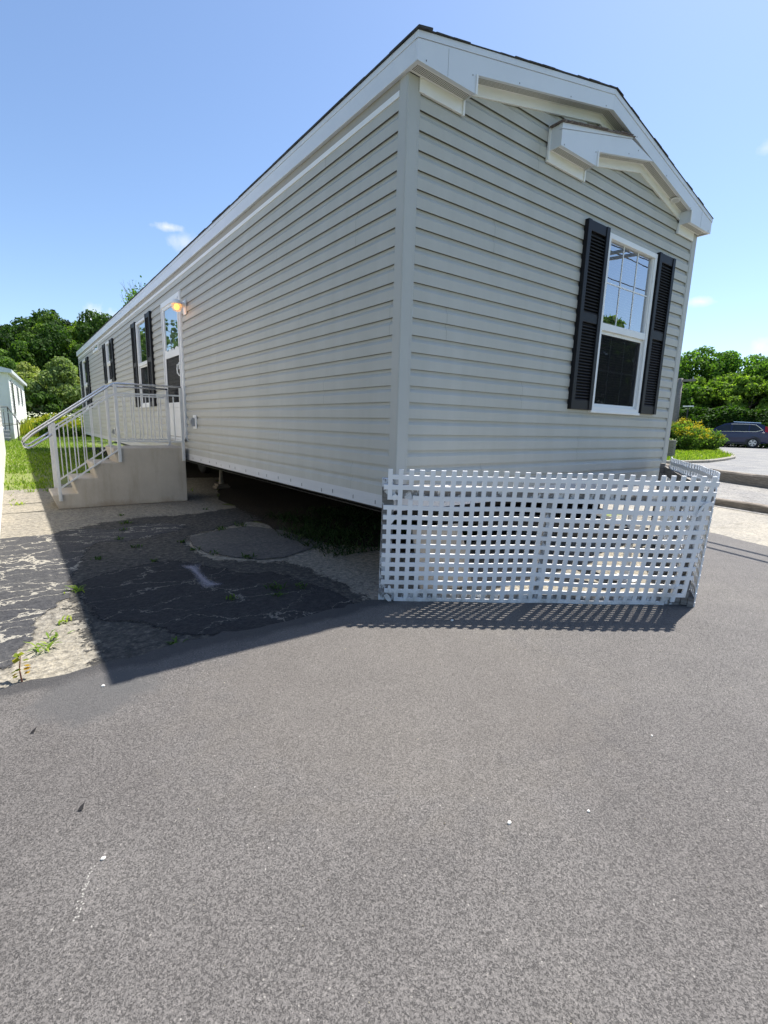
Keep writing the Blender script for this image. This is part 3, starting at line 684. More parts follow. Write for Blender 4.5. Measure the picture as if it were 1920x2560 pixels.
# small decorative gable
gz = lambda x: 3.58+.22*(x-gxl)
sgx = 2.83
gp([(gxl, 3.425), (gxr, 3.425), (gxr, 3.533), (sgx-.002, zb(sgx)-.002), (JX-.02, JZ-.03), (gxl, 3.536)], -.1175, -.0955, 'small_gable_fascia', M['fascia'], nails=[(1.47, 3.44), (1.9, 3.52), (2.4, 3.66), (2.55, 3.73)])
gp([(gxl-.004, 3.538), (JX-.025, JZ-.028), (JX+.0, JZ-.002), (gxl-.004, 3.577)], -.1215, -.09, 'small_gable_drip_edge', M['fascia'])
sg = MB(); rr = random.Random(5)
sg.hexa([(gxl-.02, -.135, gz(gxl-.02)), (JX, -.135, gz(JX)-.005), (JX, -.01, gz(JX)-.005), (gxl-.02, -.01, gz(gxl-.02)), (gxl-.02, -.135, gz(gxl-.02)+.006), (JX, -.135, gz(JX)+.002), (JX, -.01, gz(JX)+.002), (gxl-.02, -.01, gz(gxl-.02)+.006)])
x = gxl-.02
while x < JX-.1:
    x2 = x+.1; d = rr.uniform(-.005, .01); sg.hexa([(x, -.134-d, gz(x)+.005), (x2, -.134-d, gz(x2)+.005), (x2, -.012, gz(x2)+.005), (x, -.012, gz(x)+.005), (x, -.134-d, gz(x)+.014), (x2, -.134-d, gz(x2)+.009), (x2, -.012, gz(x2)+.009), (x, -.012, gz(x)+.014)]); x = x2
sg.build('small_gable_roof', m_asphalt_old('reddish_shingle', (.10, .08, .075), (.17, .14, .13), (.30, .27, .25), bstr=.6), house)
MB().box(gxl, gxl+.012, -.095, -.004, 3.425, 3.578).build('small_gable_end', M['fascia'], house)
# soffits: perforated strip between two plain bands, following a path of (x,z)
def soffit(path, name):
    pl = MB(); pf = MB()
    for (xa, za), (xb, zb_) in zip(path[:-1], path[1:]):
        for (y0, y1, tgt, dz) in ((-.096, -.078, pl, 0), (-.078, -.02, pf, .001), (-.02, -.003, pl, 0)):
            tgt.hexa([(xa, y0, za+dz), (xb, y0, zb_+dz), (xb, y1, zb_+dz), (xa, y1, za+dz), (xa, y0, za+dz+.006), (xb, y0, zb_+dz+.006), (xb, y1, zb_+dz+.006), (xa, y1, za+dz+.006)])
    a = pl.build(name, M['white'], house); pf.build('perforated_strip', M['perf'], a)
k = .012
soffit([(.0, 3.432), (rl-.006, 3.432)], 'soffit')
soffit([(rl+.004, zb(rl)+k), (RX, zb(RX)+k), (JX, JZ+k)], 'soffit')
soffit([(gxl+.012, 3.432), (gxr-.006, 3.432)], 'soffit')
soffit([(gxr+.004, 3.533+k), (sgx, zb(sgx)+k), (rr_-.004, zb(rr_)+k)], 'soffit')
soffit([(rr_+.006, 3.432), (W-.0, 3.432)], 'soffit')
# return ends (vertical faces closing each boxed return)
for xa in (rl, gxr, rr_+.005): MB().box(xa-.006, xa+.001, -.094, -.003, 3.426, zb(rl)+.014).build('return_end', M['fascia'], house)
for xa in (rl-.002, gxr-.002, rr_-.012): MB().box(xa, xa+.014, -.126, -.117, 3.42, 3.535).build('trim_clip', M['white'], house)
for xa in (rl-.004, gxr-.004, rr_-.012): MB().box(xa, xa+.016, -.016, .0, 3.345, 3.44).build('trim_clip', M['white'], house)
MB().box(gxl-.012, gxl+.004, -.018, .0, 3.36, 3.60).build('trim_clip', M['white'], house)
# frieze boards on the gable wall under each soffit
fr = MB()
fr.box(.09, rl+.01, -.006, .012, 3.352, 3.432)
def slope(xa, xb, lo, hi):
    fr.hexa([(xa, -.006, zb(xa)+lo), (xb, -.006, zb(xb)+lo), (xb, .012, zb(xb)+lo), (xa, .012, zb(xa)+lo), (xa, -.006, zb(xa)+hi), (xb, -.006, zb(xb)+hi), (xb, .012, zb(xb)+hi), (xa, .012, zb(xa)+hi)])
slope(rl-.01, RX, -.055, .014); slope(RX, JX+.1, -.055, .014)
fr.box(gxl-.01, gxr+.012, -.0065, .0125, 3.352, 3.432)
def gs(xa, xb):
    za, z2 = 3.533+.215*(xa-gxr), 3.533+.215*(xb-gxr)
    fr.hexa([(xa, -.007, za-.055), (xb, -.007, z2-.055), (xb, .013, z2-.055), (xa, .013, za-.055), (xa, -.007, za+.014), (xb, -.007, z2+.014), (xb, .013, z2+.014), (xa, .013, za+.014)])
gs(gxr-.01, sgx); slope(sgx, rr_+.01, -.055, .014)
fr.box(rr_-.01, W-.1, -.006, .012, 3.352, 3.432)
fr.build('gable_frieze', M['white'], house, bevel=.001)
# triangular wall closing above siding
gp([(.02, 3.40), (W-.02, 3.40), (W-.02, 3.52), (RX, 3.98), (.02, 3.52)], .022, .04, 'gable_sheathing', M['dark'])
# round soffit vent
vx = 3.47; vz = zb(vx)+.004; vt = MB(); seg = 20
ring = []
for rad, dz in ((.044, .0), (.044, -.008), (.034, -.009), (.034, .0)):
    ring.append([(vx+rad*math.cos(2*math.pi*i/seg)*.98, -.052+rad*math.sin(2*math.pi*i/seg), vz+dz-.22*rad*math.cos(2*math.pi*i/seg)) for i in range(seg)])
for a, b in zip(ring[:-1], ring[1:]):
    for i in range(seg): vt.add([a[i], a[(i+1) % seg], b[(i+1) % seg], b[i]], [(0, 1, 2, 3)])
for i in range(-3, 4):
    x = vx+i*.009; h = math.sqrt(max(0, .034**2-(i*.009)**2)); vt.box(x-.002, x+.002, -.052-h, -.052+h, vz-.008-.22*(x-vx), vz-.001-.22*(x-vx))
vo = vt.build('soffit_vent', M['white'], house)
MB().add([(vx+.034*math.cos(2*math.pi*i/seg), -.052+.034*math.sin(2*math.pi*i/seg), vz-.0015-.22*.034*math.cos(2*math.pi*i/seg)) for i in range(seg)], [tuple(range(seg))]).build('vent_backing', M['dark'], vo)
# ---------------------------------------------- windows
def fbox(fn, a0, a1, z0, z1, o0, o1, mb, mi=0):
    p = [fn(a, z, o) for z in (z0, z1) for a, o in ((a0, o0), (a1, o0), (a1, o1), (a0, o1))]
    mb.hexa(p, mi)
def window(fn, a0, a1, z0, z1, zm, grille, blind=True, upper_blind_white=0):
    fw = .045
    fr = MB()
    for (p0, p1, q0, q1) in ((a0, a1, z1-fw, z1), (a0, a1, z0, z0+fw), (a0, a0+fw, z0+fw, z1-fw), (a1-fw, a1, z0+fw, z1-fw)): fbox(fn, p0, p1, q0, q1, -.03, .016, fr)
    i0, i1 = a0+fw, a1-fw
    if zm:
        fbox(fn, i0, i1, zm-.035, zm+.03, -.045, .010, fr)
        for (p0, p1) in ((i0, i0+.022), (i1-.028, i1)): fbox(fn, p0, p1, z0+fw, zm-.035, -.05, -.012, fr)
        fbox(fn, i0+.022, i1-.028, z0+fw, z0+fw+.028, -.05, -.012, fr); fbox(fn, i0+.022, i1-.028, zm-.065, zm-.035, -.05, -.016, fr)
        for (p0, p1) in ((i0, i0+.016), (i1-.016, i1)): fbox(fn, p0, p1, zm+.03, z1-fw, -.03, .004, fr)
    fbox(fn, a0-.012, a1+.012, z0-.018, z0+.006, -.02, .026, fr)
    wf = fr.build('window', M['white'], house, bevel=.002)
    sashes = [((i0+.016, i1-.016, zm+.03, z1-fw), -.018), ((i0+.02, i1-.026, z0+fw+.02, zm-.06), -.034)] if zm else [((i0, i1, z0+fw, z1-fw), -.015)]
    for j, ((p0, p1, q0, q1), o) in enumerate(sashes):
        MB().add([fn(p0, q0, o), fn(p1, q0, o), fn(p1, q1, o), fn(p0, q1, o)], [(0, 1, 2, 3)]).build('pane', M['glass'], wf)
        if grille:
            gb = MB()
            for i in (1, 2):
                a = p0+(p1-p0)*i/3; fbox(fn, a-.006, a+.006, q0, q1, o+(.001 if j == 0 else -.012), o+(.005 if j == 0 else -.006), gb)
            z = (q0+q1)/2; fbox(fn, p0, p1, z-.006, z+.006, o+(.0009 if j == 0 else -.0121), o+(.0049 if j == 0 else -.0061), gb)
            gb.build('grille', M['white'], wf)
        if zm and j == 1:
            MB().add([fn(p0, q0, -.020), fn(p1, q0, -.020), fn(p1, q1, -.020), fn(p0, q1, -.020)], [(0, 1, 2, 3)]).build('insect_screen', M['screen'], wf)
    # dark room box and blind
    rb = MB(); p0, p1, q0, q1 = a0+.01, a1-.01, z0+.01, z1-.01
    c = [fn(a, z, o) for z in (q0, q1) for a, o in ((p0, -.30), (p1, -.30), (p1, -.028), (p0, -.028))]
    rb.add(c, [(0, 1, 5, 4), (0, 3, 2, 1), (4, 5, 6, 7), (0, 4, 7, 3), (1, 2, 6, 5)])
    rb.build('room_recess', M['dark'], wf)
    if blind:
        bl = MB(); z = q1-.02
        while z > q0+.03:
            bl.hexa([fn(a, zz, o) for zz, o1, o2 in ((z, -.092, -.070), (z+.0012, -.092, -.070)) for a, o in ((p0+.02, o1), (p1-.02-(.12 if grille else 0), o1), (p1-.02-(.12 if grille else 0), o2), (p0+.02, o2))])
            z -= .0245
        bl.build('blind', M['blind'], wf)
    return wf
def shutter(fn, a0, a1, z0, z1, zm):
    sw = .055; d = .034; mb = MB()
    fbox(fn, a0, a0+sw, z0, z1, -.012, d, mb); fbox(fn, a1-sw, a1, z0, z1, -.012, d, mb)
    for q0, q1 in ((z0, z0+.085), (zm-.042, zm+.042), (z1-.085, z1)): fbox(fn, a0+sw, a1-sw, q0, q1, -.01, d-.007, mb)
    o = mb.build('shutter', M['shut'], house, bevel=.003)
    lv = MB(); 
    for q0, q1 in ((z0+.085, zm-.042), (zm+.042, z1-.085)):
        z = q0+.012
        while z < q1-.012:
            p = [fn(a, zz, oo) for a in (a0+sw, a1-sw) for zz, oo in ((z-.011, .024), (z-.007, .025), (z+.013, .006), (z+.009, .005))]
            lv.add(p, [(0, 1, 2, 3), (4, 7, 6, 5), (0, 4, 5, 1), (1, 5, 6, 2), (2, 6, 7, 3), (3, 7, 4, 0)])
            z += .0275
    fbox(fn, a0+sw, a1-sw, z0+.05, z1-.05, -.006, -.002, lv)
    lv.build('louvres', M['shut'], o)
window(front, 2.400, 3.333, 1.457, 3.060, 2.252, True)
shutter(front, 2.030, 2.385, 1.460, 3.085, 2.285)
shutter(front, 3.348, 3.700, 1.460, 3.085, 2.285)
window(side, 7.62, 8.50, 1.505, 3.125, 2.325, False)
shutter(side, 7.20, 7.585, 1.500, 3.155, 2.34); shutter(side, 8.535, 8.92, 1.500, 3.155, 2.34)
window(side, 11.74, 12.41, 2.175, 3.17, 2.66, False)
shutter(side, 11.28, 11.70, 2.17, 3.17, 2.66); shutter(side, 12.45, 12.87, 2.17, 3.17, 2.66)
window(side, 16.62, 17.66, 1.555, 3.15, 2.34, False)
shutter(side, 16.06, 16.58, 1.55, 3.17, 2.34); shutter(side, 17.70, 18.2, 1.55, 3.17, 2.34)
window(side, 13.73, 14.77, 3.155, 3.355, None, False, blind=False)
# ---------------------------------------------- door
dm = MB(); D0, D1, DZ0, DZ1 = 5.295, 6.405, .955, 3.13
for (p0, p1, q0, q1) in ((D0, D1, DZ1-.06, DZ1), (D0, D0+.055, DZ0, DZ1-.06), (D1-.055, D1, DZ0, DZ1-.06), (D0, D1, DZ0, DZ0+.03)): fbox(side, p0, p1, q0, q1, -.02, .020, dm)
for (p0, p1) in ((D0+.055, D0+.075), (D1-.075, D1-.055)): fbox(side, p0, p1, DZ0+.03, DZ1-.06, -.02, .034, dm)
fbox(side, D0+.075, D1-.075, DZ1-.085, DZ1-.06, -.02, .034, dm)
fbox(side, D0-.012, D0, DZ0-.01, DZ1+.03, -.02, .010, dm)
door = dm.build('door', M['white'], house, bevel=.002)
dd = MB(); d0, d1 = D0+.08, D1-.08
for (p0, p1, q0, q1) in ((d0, d1, 3.0, 3.045), (d0, d0+.075, 1.0, 3.0), (d1-.075, d1, 1.0, 3.0), (d0+.075, d1-.075, 2.245, 2.325), (d0+.075, d1-.075, 1.46, 1.54), (d0+.075, d1-.075, 1.0, 1.09)): fbox(side, p0, p1, q0, q1, -.01, .018, dd)
fbox(side, d0+.075, d1-.075, 1.09, 1.46, -.01, .006, dd); fbox(side, d0+.12, d1-.12, 1.14, 1.41, .006, .010, dd)
dd.build('storm_door_leaf', M['white'], door, bevel=.002)
for q0, q1, nmx in ((2.325, 3.0, 0), (1.54, 2.245, 1)):
    MB().add([side(d0+.075, q0, .006), side(d1-.075, q0, .006), side(d1-.075, q1, .006), side(d0+.075, q1, .006)], [(0, 1, 2, 3)]).build('pane', M['glass'], door)
    if nmx: MB().add([side(d0+.075, q0, .009), side(d1-.075, q0, .009), side(d1-.075, q1, .009), side(d0+.075, q1, .009)], [(0, 1, 2, 3)]).build('insect_screen', M['screen'], door)
MB().box(.03, .034, d0, d1, 1.0, 3.04).build('inner_door', simple('dim_inner_door', (.25, .26, .26), .6, .1, 3), door)
sc = MB(); n = 24
for j in range(2):     # scalloped valance shape along the bottom of the upper pane
    aa = d0+.08+(d1-d0-.16)*j/2; bb_ = d0+.08+(d1-d0-.16)*(j+1)/2
    pts = [(aa, 2.325)]+[(aa+(bb_-aa)*i/n, 2.335+.05*abs(math.sin(math.pi*i/n*1.5))**.7) for i in range(n+1)]+[(bb_, 2.325)]
    sc.prism(pts, lambda a, b, t: side(a, b, t), .008, .012)
sc.build('scalloped_trim', M['white'], door)
hd = MB(); hd.box(-.036, -.018, d0+.02, d0+.06, 2.03, 2.13); hd.tube([(-.03, d0+.04, 2.11), (-.06, d0+.04, 2.09), (-.065, d0+.042, 2.03), (-.06, d0+.045, 1.97), (-.03, d0+.045, 1.93)], .010, 8)
hd.build('door_handle', M['white'], door, smooth=False)
MB().box(-.05, -.02, D0+.05, D1-.05, .925, .955).build('door_sill', M['alu'], door)
# ---------------------------------------------- porch light
pl = MB(); pl.box(-.012, .004, 5.00, 5.13, 2.77, 2.965); pl.box(-.016, -.012, 5.012, 5.118, 2.782, 2.953)
lt = pl.build('porch_light', M['white'], house, bevel=.003)
bd = MB(); cy, cz = 5.02, 2.895
bd.tube([(-.015, cy+.02, cz), (-.07, cy, cz)], .035, 14)
prof = [(0.0, .05), (.045, .052), (.06, .058), (.062, .07)]
# dome hood over the globe
hood = MB(); sg_ = 20
rings = [(.0, .066), (.030, .062), (.052, .045), (.060, .02)]
c0 = Vector((-.135, cy-.02, 2.885))
for (h1, q1), (h2, q2) in zip(rings[:-1], rings[1:]):
    for i in range(sg_):
        a1_, a2_ = 2*math.pi*i/sg_, 2*math.pi*(i+1)/sg_
        hood.add([c0+Vector((q1*math.cos(a1_), q1*math.sin(a1_), h1)), c0+Vector((q1*math.cos(a2_), q1*math.sin(a2_), h1)), c0+Vector((q2*math.cos(a2_), q2*math.sin(a2_), h2)), c0+Vector((q2*math.cos(a1_), q2*math.sin(a1_), h2))], [(0, 1, 2, 3)])
hood.add([c0+Vector((.02*math.cos(2*math.pi*i/sg_), .02*math.sin(2*math.pi*i/sg_), .06)) for i in range(sg_)], [tuple(range(sg_))])
bd.build('lamp_arm', M['white'], lt, smooth=False)
hood.build('lamp_hood', M['white'], lt, smooth=True)
gl = MB(); gr_ = [(.0, .064), (-.03, .072), (-.06, .068), (-.09, .048), (-.105, .012)]
for (h1, q1), (h2, q2) in zip(gr_[:-1], gr_[1:]):
    for i in range(sg_):
        a1_, a2_ = 2*math.pi*i/sg_, 2*math.pi*(i+1)/sg_
        gl.add([c0+Vector((q1*math.cos(a1_), q1*math.sin(a1_), h1)), c0+Vector((q1*math.cos(a2_), q1*math.sin(a2_), h1)), c0+Vector((q2*math.cos(a2_), q2*math.sin(a2_), h2)), c0+Vector((q2*math.cos(a1_), q2*math.sin(a1_), h2))], [(0, 1, 2, 3)])
gl.build('lamp_globe', M['globe'], lt, smooth=True)
bl = MB(); br = [(.0, .014), (-.015, .03), (-.04, .040), (-.065, .030), (-.08, .006)]
for (h1, q1), (h2, q2) in zip(br[:-1], br[1:]):
    for i in range(12):
        a1_, a2_ = 2*math.pi*i/12, 2*math.pi*(i+1)/12
        bl.add([c0+Vector((q1*math.cos(a1_), q1*math.sin(a1_), h1)), c0+Vector((q1*math.cos(a2_), q1*math.sin(a2_), h1)), c0+Vector((q2*math.cos(a2_), q2*math.sin(a2_), h2)), c0+Vector((q2*math.cos(a1_), q2*math.sin(a1_), h2))], [(0, 1, 2, 3)])
bl.build('bulb', M['bulb'], lt, smooth=True)
pt = bpy.data.lights.new('porch_bulb_light', 'POINT'); pt.energy = .07; pt.color = (1, .45, .14); pt.shadow_soft_size = .02
po = bpy.data.objects.new('porch_bulb_light', pt); COL.objects.link(po); po.location = c0+Vector((.045, 0, -.105))
# outlets
def outlet(y, z, s):
    mb = MB(); mb.box(-.010, .004, y-.075*s, y+.075*s, z-.10*s, z+.10*s); mb.box(-.014, -.010, y-.06*s, y+.06*s, z-.085*s, z+.085*s)
    o = mb.build('outlet_plate', M['white'], house, bevel=.002)
    c = MB(); c.box(-.06, -.014, y-.035*s, y+.035*s, z-.065*s, z+.05*s); c.box(-.052, -.03, y-.045*s, y+.045*s, z+.05*s, z+.062*s); c.box(-.075, -.06, y-.03*s, y+.03*s, z-.03*s, z+.03*s)
    c.build('outlet_cover', M['grey'], o, bevel=.004)
outlet(4.83, 1.24, 1.0); outlet(12.04, .91, 1.0)
# blank gap filler: wall core keeps sky from showing through laps
wc = MB()
wc.build if False else None
# ------------------------------------------------------------ steps
st = thing('concrete_steps', 'precast concrete entry steps with metal railings at the mobile home door', 'steps', (-1.0, 5.65, 0))
pr = [(-.048, 0.003), (-.048, .842), (-1.045, .842), (-1.050, .820), (-1.003, .630), (-1.318, .630), (-1.323, .608), (-1.277, .420), (-1.580, .420), (-1.585, .398), (-1.532, .210), (-1.835, .210), (-1.842, .188), (-1.777, .003)]
MB().prism(pr, lambda a, b, t: (a, t, b), 5.256, 6.03).build('step_block', M['conc'], st, bevel=.009)
def railing(y, out, side_mount):
    rl_ = thing('stair_railing', 'aluminium stair railing bolted to the near side of the concrete steps' if side_mount else 'aluminium stair railing on the far side of the concrete steps, behind the nearer one', 'railing', (-1.0, y, 0), 'railings of the entry steps')
    hr = MB()
    # one continuous looped handrail
    loop = [(-1.76, y, 1.035), (-2.0, y, .872), (-2.045, y, .853), (-2.085, y, .868), (-2.097, y, .905), (-2.082, y, .945), (-1.98, y, 1.035), (-1.4, y, 1.450), (-1.02, y, 1.722), (-.985, y, 1.742), (-.94, y, 1.748), (-.07, y, 1.750)]
    hr.tube(loop, .014, 10)
    hr.build('handrail', M['alu2'], rl_, smooth=True)
    posts = [(-1.745, .12 if side_mount else .19, 1.185), (-.970, .64 if side_mount else .84, 1.735), (-.08, .64 if side_mount else .84, 1.735)]
    for x, z0, z1 in posts:
        mb = MB().box(x-.021, x+.021, y-.014, y+.014, z0, z1)
        if side_mount:
            for zz in (z0+.03, z0+.11): mb.tube([(x, y-.016, zz), (x, y-.024, zz)], .010, 8)
        else: mb.box(x-.045, x+.045, y-.04, y+.04, z0, z0+.008)
        mb.build('post', M['alu'], rl_, bevel=.002)
    sr = MB()
    sr.bar((-1.745, y, 1.085), (-.970, y, 1.612), .024, .022); sr.bar((-.970, y, 1.612), (-.08, y, 1.622), .024, .022)
    sr.bar((-1.745, y, .290), (-.970, y, .825), .024, .022); sr.bar((-.946, y, .940), (-.104, y, .932), .024, .022)
    sr.build('rail_bars', M['alu'], rl_, bevel=.002)
    def seg(xa, xb, n, f0, f1):
        for i in range(1, n+1):
            x = xa+(xb-xa)*i/(n+1)
            MB().box(x-.0065, x+.0065, y-.0065, y+.0065, f0(x), f1(x)).build('baluster', M['alu'], rl_)
    lo = lambda x: .290+(x+1.745)*(.825-.290)/.775+.01; hi = lambda x: 1.085+(x+1.745)*(1.612-1.085)/.775-.01
    seg(-1.745, -.970, 6, lo, hi); seg(-.970, -.08, 7, lambda x: .95, lambda x: 1.605)
railing(5.240, -1, True); railing(6.055, 1, False)
# ------------------------------------------------------------ piers and jack under the floor
def pier(x, y, label, n=2):
    t = thing('block_pier', label, 'pier', (x, y, terr(x, y)), 'concrete block piers under the floor')
    z = terr(x, y); rr = random.Random(int(y*10))
    hgt = (.355-z)/n
    for i in range(n):
        dx = rr.uniform(-.01, .01)
        MB().box(x-.2+dx, x+.2+dx, y-.1, y+.1, z+i*hgt+.002, z+(i+1)*hgt).build('block', M['conc'], t, bevel=.008)
for x, y, l in ((.95, 11.0, 'concrete block pier under the middle of the near floor beam, past the steps'), (.95, 15.2, 'concrete block pier under the rear end of the near floor beam'),
                (W-.95, 2.6, 'concrete block pier under the far floor beam behind the lattice'), (W-.95, 7.4, 'concrete block pier under the middle of the far floor beam')):
    pier(x, y, l)
def jack(x, y):
    t = thing('steel_jack', 'rusty screw jack with stacked plates holding the floor beam beside the steps', 'jack', (x, y, 0))
    j = MB(); j.tube([(x, y, .08), (x, y, .22), (x, y, .35)], [.05, .035, .03], 10); t_ = j.build('jack_body', simple('rusty_tan_steel', (.30, .26, .20), .7, .3, 20), t)
    MB().box(x-.13, x+.13, y-.12, y+.12, .001, .04).box(x-.1, x+.1, y-.1, y+.1, .04, .08).build('base_plate', M['tie'], t)
jack(.95, 6.6)
for x, y in ((.62, 6.3),):
    t = thing('trailer_axle', 'dark axle with two tyres under the floor beyond the jack', 'axle', (1.6, 9.2, .3))
    for rr_2, x0, x1 in ((.33, 1.35, 1.55), (.33, 2.7, 2.9)):
        MB().tube([(x0, 9.2, .36), (x0+.03, 9.2, .36), (x1-.03, 9.2, .36), (x1, 9.2, .36)], [rr_2*.9, rr_2, rr_2, rr_2*.9], 20).build('tyre', M['tyre'], t)
    MB().tube([(1.3, 9.2, .36), (2.95, 9.2, .36)], .045, 10).build('axle', M['steel'], t)
# tow tongue stored below the gable, seen through the lattice
t = thing('tow_hitch', 'black steel A-frame hitch folded under the gable end behind the white lattice', 'hitch', (1.9, .2, .35))
MB().bar((1.0, 1.3, .42), (1.85, -.72, .42), .09, .14, (1, 0, 0)).bar((3.0, 1.3, .42), (1.99, -.72, .42), .09, .14, (1, 0, 0)).box(1.78, 2.06, -.86, -.70, .36, .47).build('frame', M['steel'], t)
MB().tube([(1.92, -.78, .03), (1.92, -.78, .62)], .032, 10).box(1.82, 2.02, -.88, -.68, .016, .03).build('jack_leg', M['alu'], t)
# plain grey board leaning against the near corner, behind the lattice
bdp = MB().hexa([(.20, -.10, .02), (.66, -.20, .02), (.66, -.185, .02), (.20, -.085, .02), (.20, .03, .50), (.66, -.03, .50), (.66, -.015, .50), (.20, .045, .50)]).build('leaning_board', simple('grey_tan_board', (.34, .31, .26), .85, .15, 8, 40, .3))
tag(bdp, 'grey tan board leaning behind the left end of the front lattice', 'board')
# ------------------------------------------------------------ lattice panels
def lattice(root, P0, th, lean, nc, nr, p, sl, missing=(), bowf=None, stubL=.026, stubR=.026, rails=True, mid=True, woods=('wpeel', 'wpeel', 'wpeel')):
    P0 = Vector(P0); e_ = Vector((math.cos(th), math.sin(th), 0)); n_ = Vector((math.sin(th), -math.cos(th), 0))
    up = Vector((0, 0, 1))*math.cos(lean)+n_*math.sin(lean); nn = e_.cross(up)
    if nn.dot(n_) < 0: nn = -nn
    Lf = lambda u_, w_, t_: P0+e_*u_+up*w_+nn*t_
    ux = [-stubL]
    for i in range(nc): ux += [i*p, i*p+sl]
    ux += [(nc-1)*p+sl+stubR]
    wz = []
    for j in range(nr): wz += [j*p, j*p+sl]
    wz += [(nr-1)*p+sl+.038]
    nX, nZ = len(ux)-1, len(wz)-1
    ccol = lambda i: i % 2 == 1      # slat columns are odd (0 and last are stubs)
    def filled(i, j):
        if i < 0 or j < 0 or i >= nX or j >= nZ: return False
        if (i, j) in missing: return False
        row = (j % 2 == 0) and j < nZ-1+0
        if j == nZ-1: return ccol(i)
        if i == 0 or i == nX-1: return row
        return ccol(i) or row
    th_ = .011; cache = {}; V = []; F = []
    def vid(i, j, k):
        key = (i, j, k)
        if key not in cache:
            cache[key] = len(V); uu, ww = ux[i], wz[j]; b_ = bowf(uu, ww) if bowf else 0
            V.append(tuple(Lf(uu, ww, b_+(.0 if k == 0 else -th_))))
        return cache[key]
    for i in range(nX):
        for j in range(nZ):
            if not filled(i, j): continue
            F.append((vid(i, j, 0), vid(i+1, j, 0), vid(i+1, j+1, 0), vid(i, j+1, 0)))
            F.append((vid(i, j, 1), vid(i, j+1, 1), vid(i+1, j+1, 1), vid(i+1, j, 1)))
            for (a, b, c, d, oi, oj) in ((i, j, i+1, j, 0, -1), (i+1, j, i+1, j+1, 1, 0), (i+1, j+1, i, j+1, 0, 1), (i, j+1, i, j, -1, 0)):
                if not filled(i+oi, j+oj): F.append((vid(a, b, 0), vid(a, b, 1), vid(c, d, 1), vid(c, d, 0)))
    mb = MB(); mb.add(V, F); sh_ = mb.build('lattice_sheet', M['plastic'], root)
    Wd = (nc-1)*p+sl; Ht = wz[-1]
    def wbox(u0, u1, w0, w1, t0, t1, name, mat, seed=0):
        q = random.Random(seed); mbx = MB(); nseg = 10 if (u1-u0) > (w1-w0) else 6; hor = (u1-u0) > (w1-w0)
        for s_ in range(nseg):
            fa, fb = s_/nseg, (s_+1)/nseg
            ju = lambda f: math.sin(f*7+seed)*.003
            if hor: pts = [(u0+(u1-u0)*ff, w_+ju(ff), t_) for w_, t_ in ((w0, t0), (w0, t1), (w1, t1), (w1, t0)) for ff in (fa, fb)]; idx = [0, 1, 3, 2, 6, 7, 5, 4]
            else: pts = [(u_+ju(ff), w0+(w1-w0)*ff, t_) for u_, t_ in ((u0, t0), (u0, t1), (u1, t1), (u1, t0)) for ff in (fa, fb)]; idx = [0, 2, 4, 6, 1, 3, 5, 7]
            if hor: mbx.hexa([Lf(*pts[i]) for i in (0, 1, 3, 2, 6, 7, 5, 4)])
            else: mbx.hexa([Lf(*pts[i]) for i in (0, 2, 4, 6, 1, 3, 5, 7)])
        return mbx.build(name, mat, root)
    if rails:
        T0, T1 = -.016, -.055
        wbox(-.02, Wd+.02, .775, .865, T0, T1, 'top_rail', M[woods[0]], 1)
        wbox(-.04, Wd+.03, -.005, .065, T0, T1, 'bottom_rail', M[woods[1]], 2)
        wbox(-.035, .045, .005, .90, T1-.002, T1-.042, 'post', M[woods[2]], 3)
        wbox(Wd-.045, Wd+.03, .0, .90, T1-.002, T1-.042, 'post', M[woods[2]], 5)
        if mid: wbox(mid-.028, mid+.028, .066, .774, T0, T1, 'post', M[woods[2]], 4)
    return Lf, Wd, Ht
pL = .0703
miss = {(2*2+1, 2*11+1), (2*1+2, 2*11), (2*2+1, 2*11), (2*1+2, 2*12-2), (0, 26), (0, 22), (1, 21), (1, 1), (0, 2), (0, 0), (1, 0), (2, 0), (63, 0), (64, 0), (62, 0), (63, 1), (64, 2), (61, 0), (60, 0), (64, 4), (1, 3), (2*2+2, 22)}
miss.discard((2*2+2, 22))
lt1 = thing('lattice_fence', 'white plastic lattice panel with broken left corner, facing the camera under the gable', 'lattice fence', (-.14, -.081, .012), 'white lattice skirting panels')
bow = lambda u_, w_: .012*math.sin(u_*4.2+.6)*math.sin(w_*3.1)+.006*math.sin(u_*9+w_*5)+(.02*math.exp(-((u_-.55)**2/.05+(w_-.12)**2/.01)))
Lf, Wd, Ht = lattice(lt1, (-.14, -.081, .014), -.612, .164, 32, 14, pL, .0300, miss, bow, mid=1.127)
def shard(pts, t0, tilt=(0, 0, 0)):
    sd = MB()
    n = len(pts); a = [Lf(u_, w_, t0+tilt[0]*(u_)+tilt[1]*w_) for u_, w_ in pts]; b = [Lf(u_, w_, t0-.009+tilt[0]*u_+tilt[1]*w_) for u_, w_ in pts]
    sd.add(a+b, [tuple(range(n)), tuple(range(2*n-1, n-1, -1))]+[(i, (i+1) % n, n+(i+1) % n, n+i) for i in range(n)])
    sd.build('broken_piece', M['plastic'], lt1)
shard([(.030, .80), (.052, .815), (.070, .80), (.058, .775), (.04, .77)], .006)
shard([(.03, .60), (.055, .635), (.075, .66), (.066, .67), (.04, .645), (.022, .62)], .008)
shard([(.0, .055), (.018, .075), (.035, .06), (.052, .02), (.03, .012), (.012, .03)], .018, (.3, .2))
shard([(.028, .13), (.045, .12), (.052, .075), (.04, .072), (.022, .09)], .010)
shard([(2.125, .70), (2.14, .76), (2.165, .80), (2.195, .81), (2.20, .80), (2.172, .785), (2.152, .75), (2.14, .70)], .012)
shard([(2.10, .10), (2.115, .16), (2.15, .18), (2.155, .17), (2.125, .15), (2.115, .10)], .012)
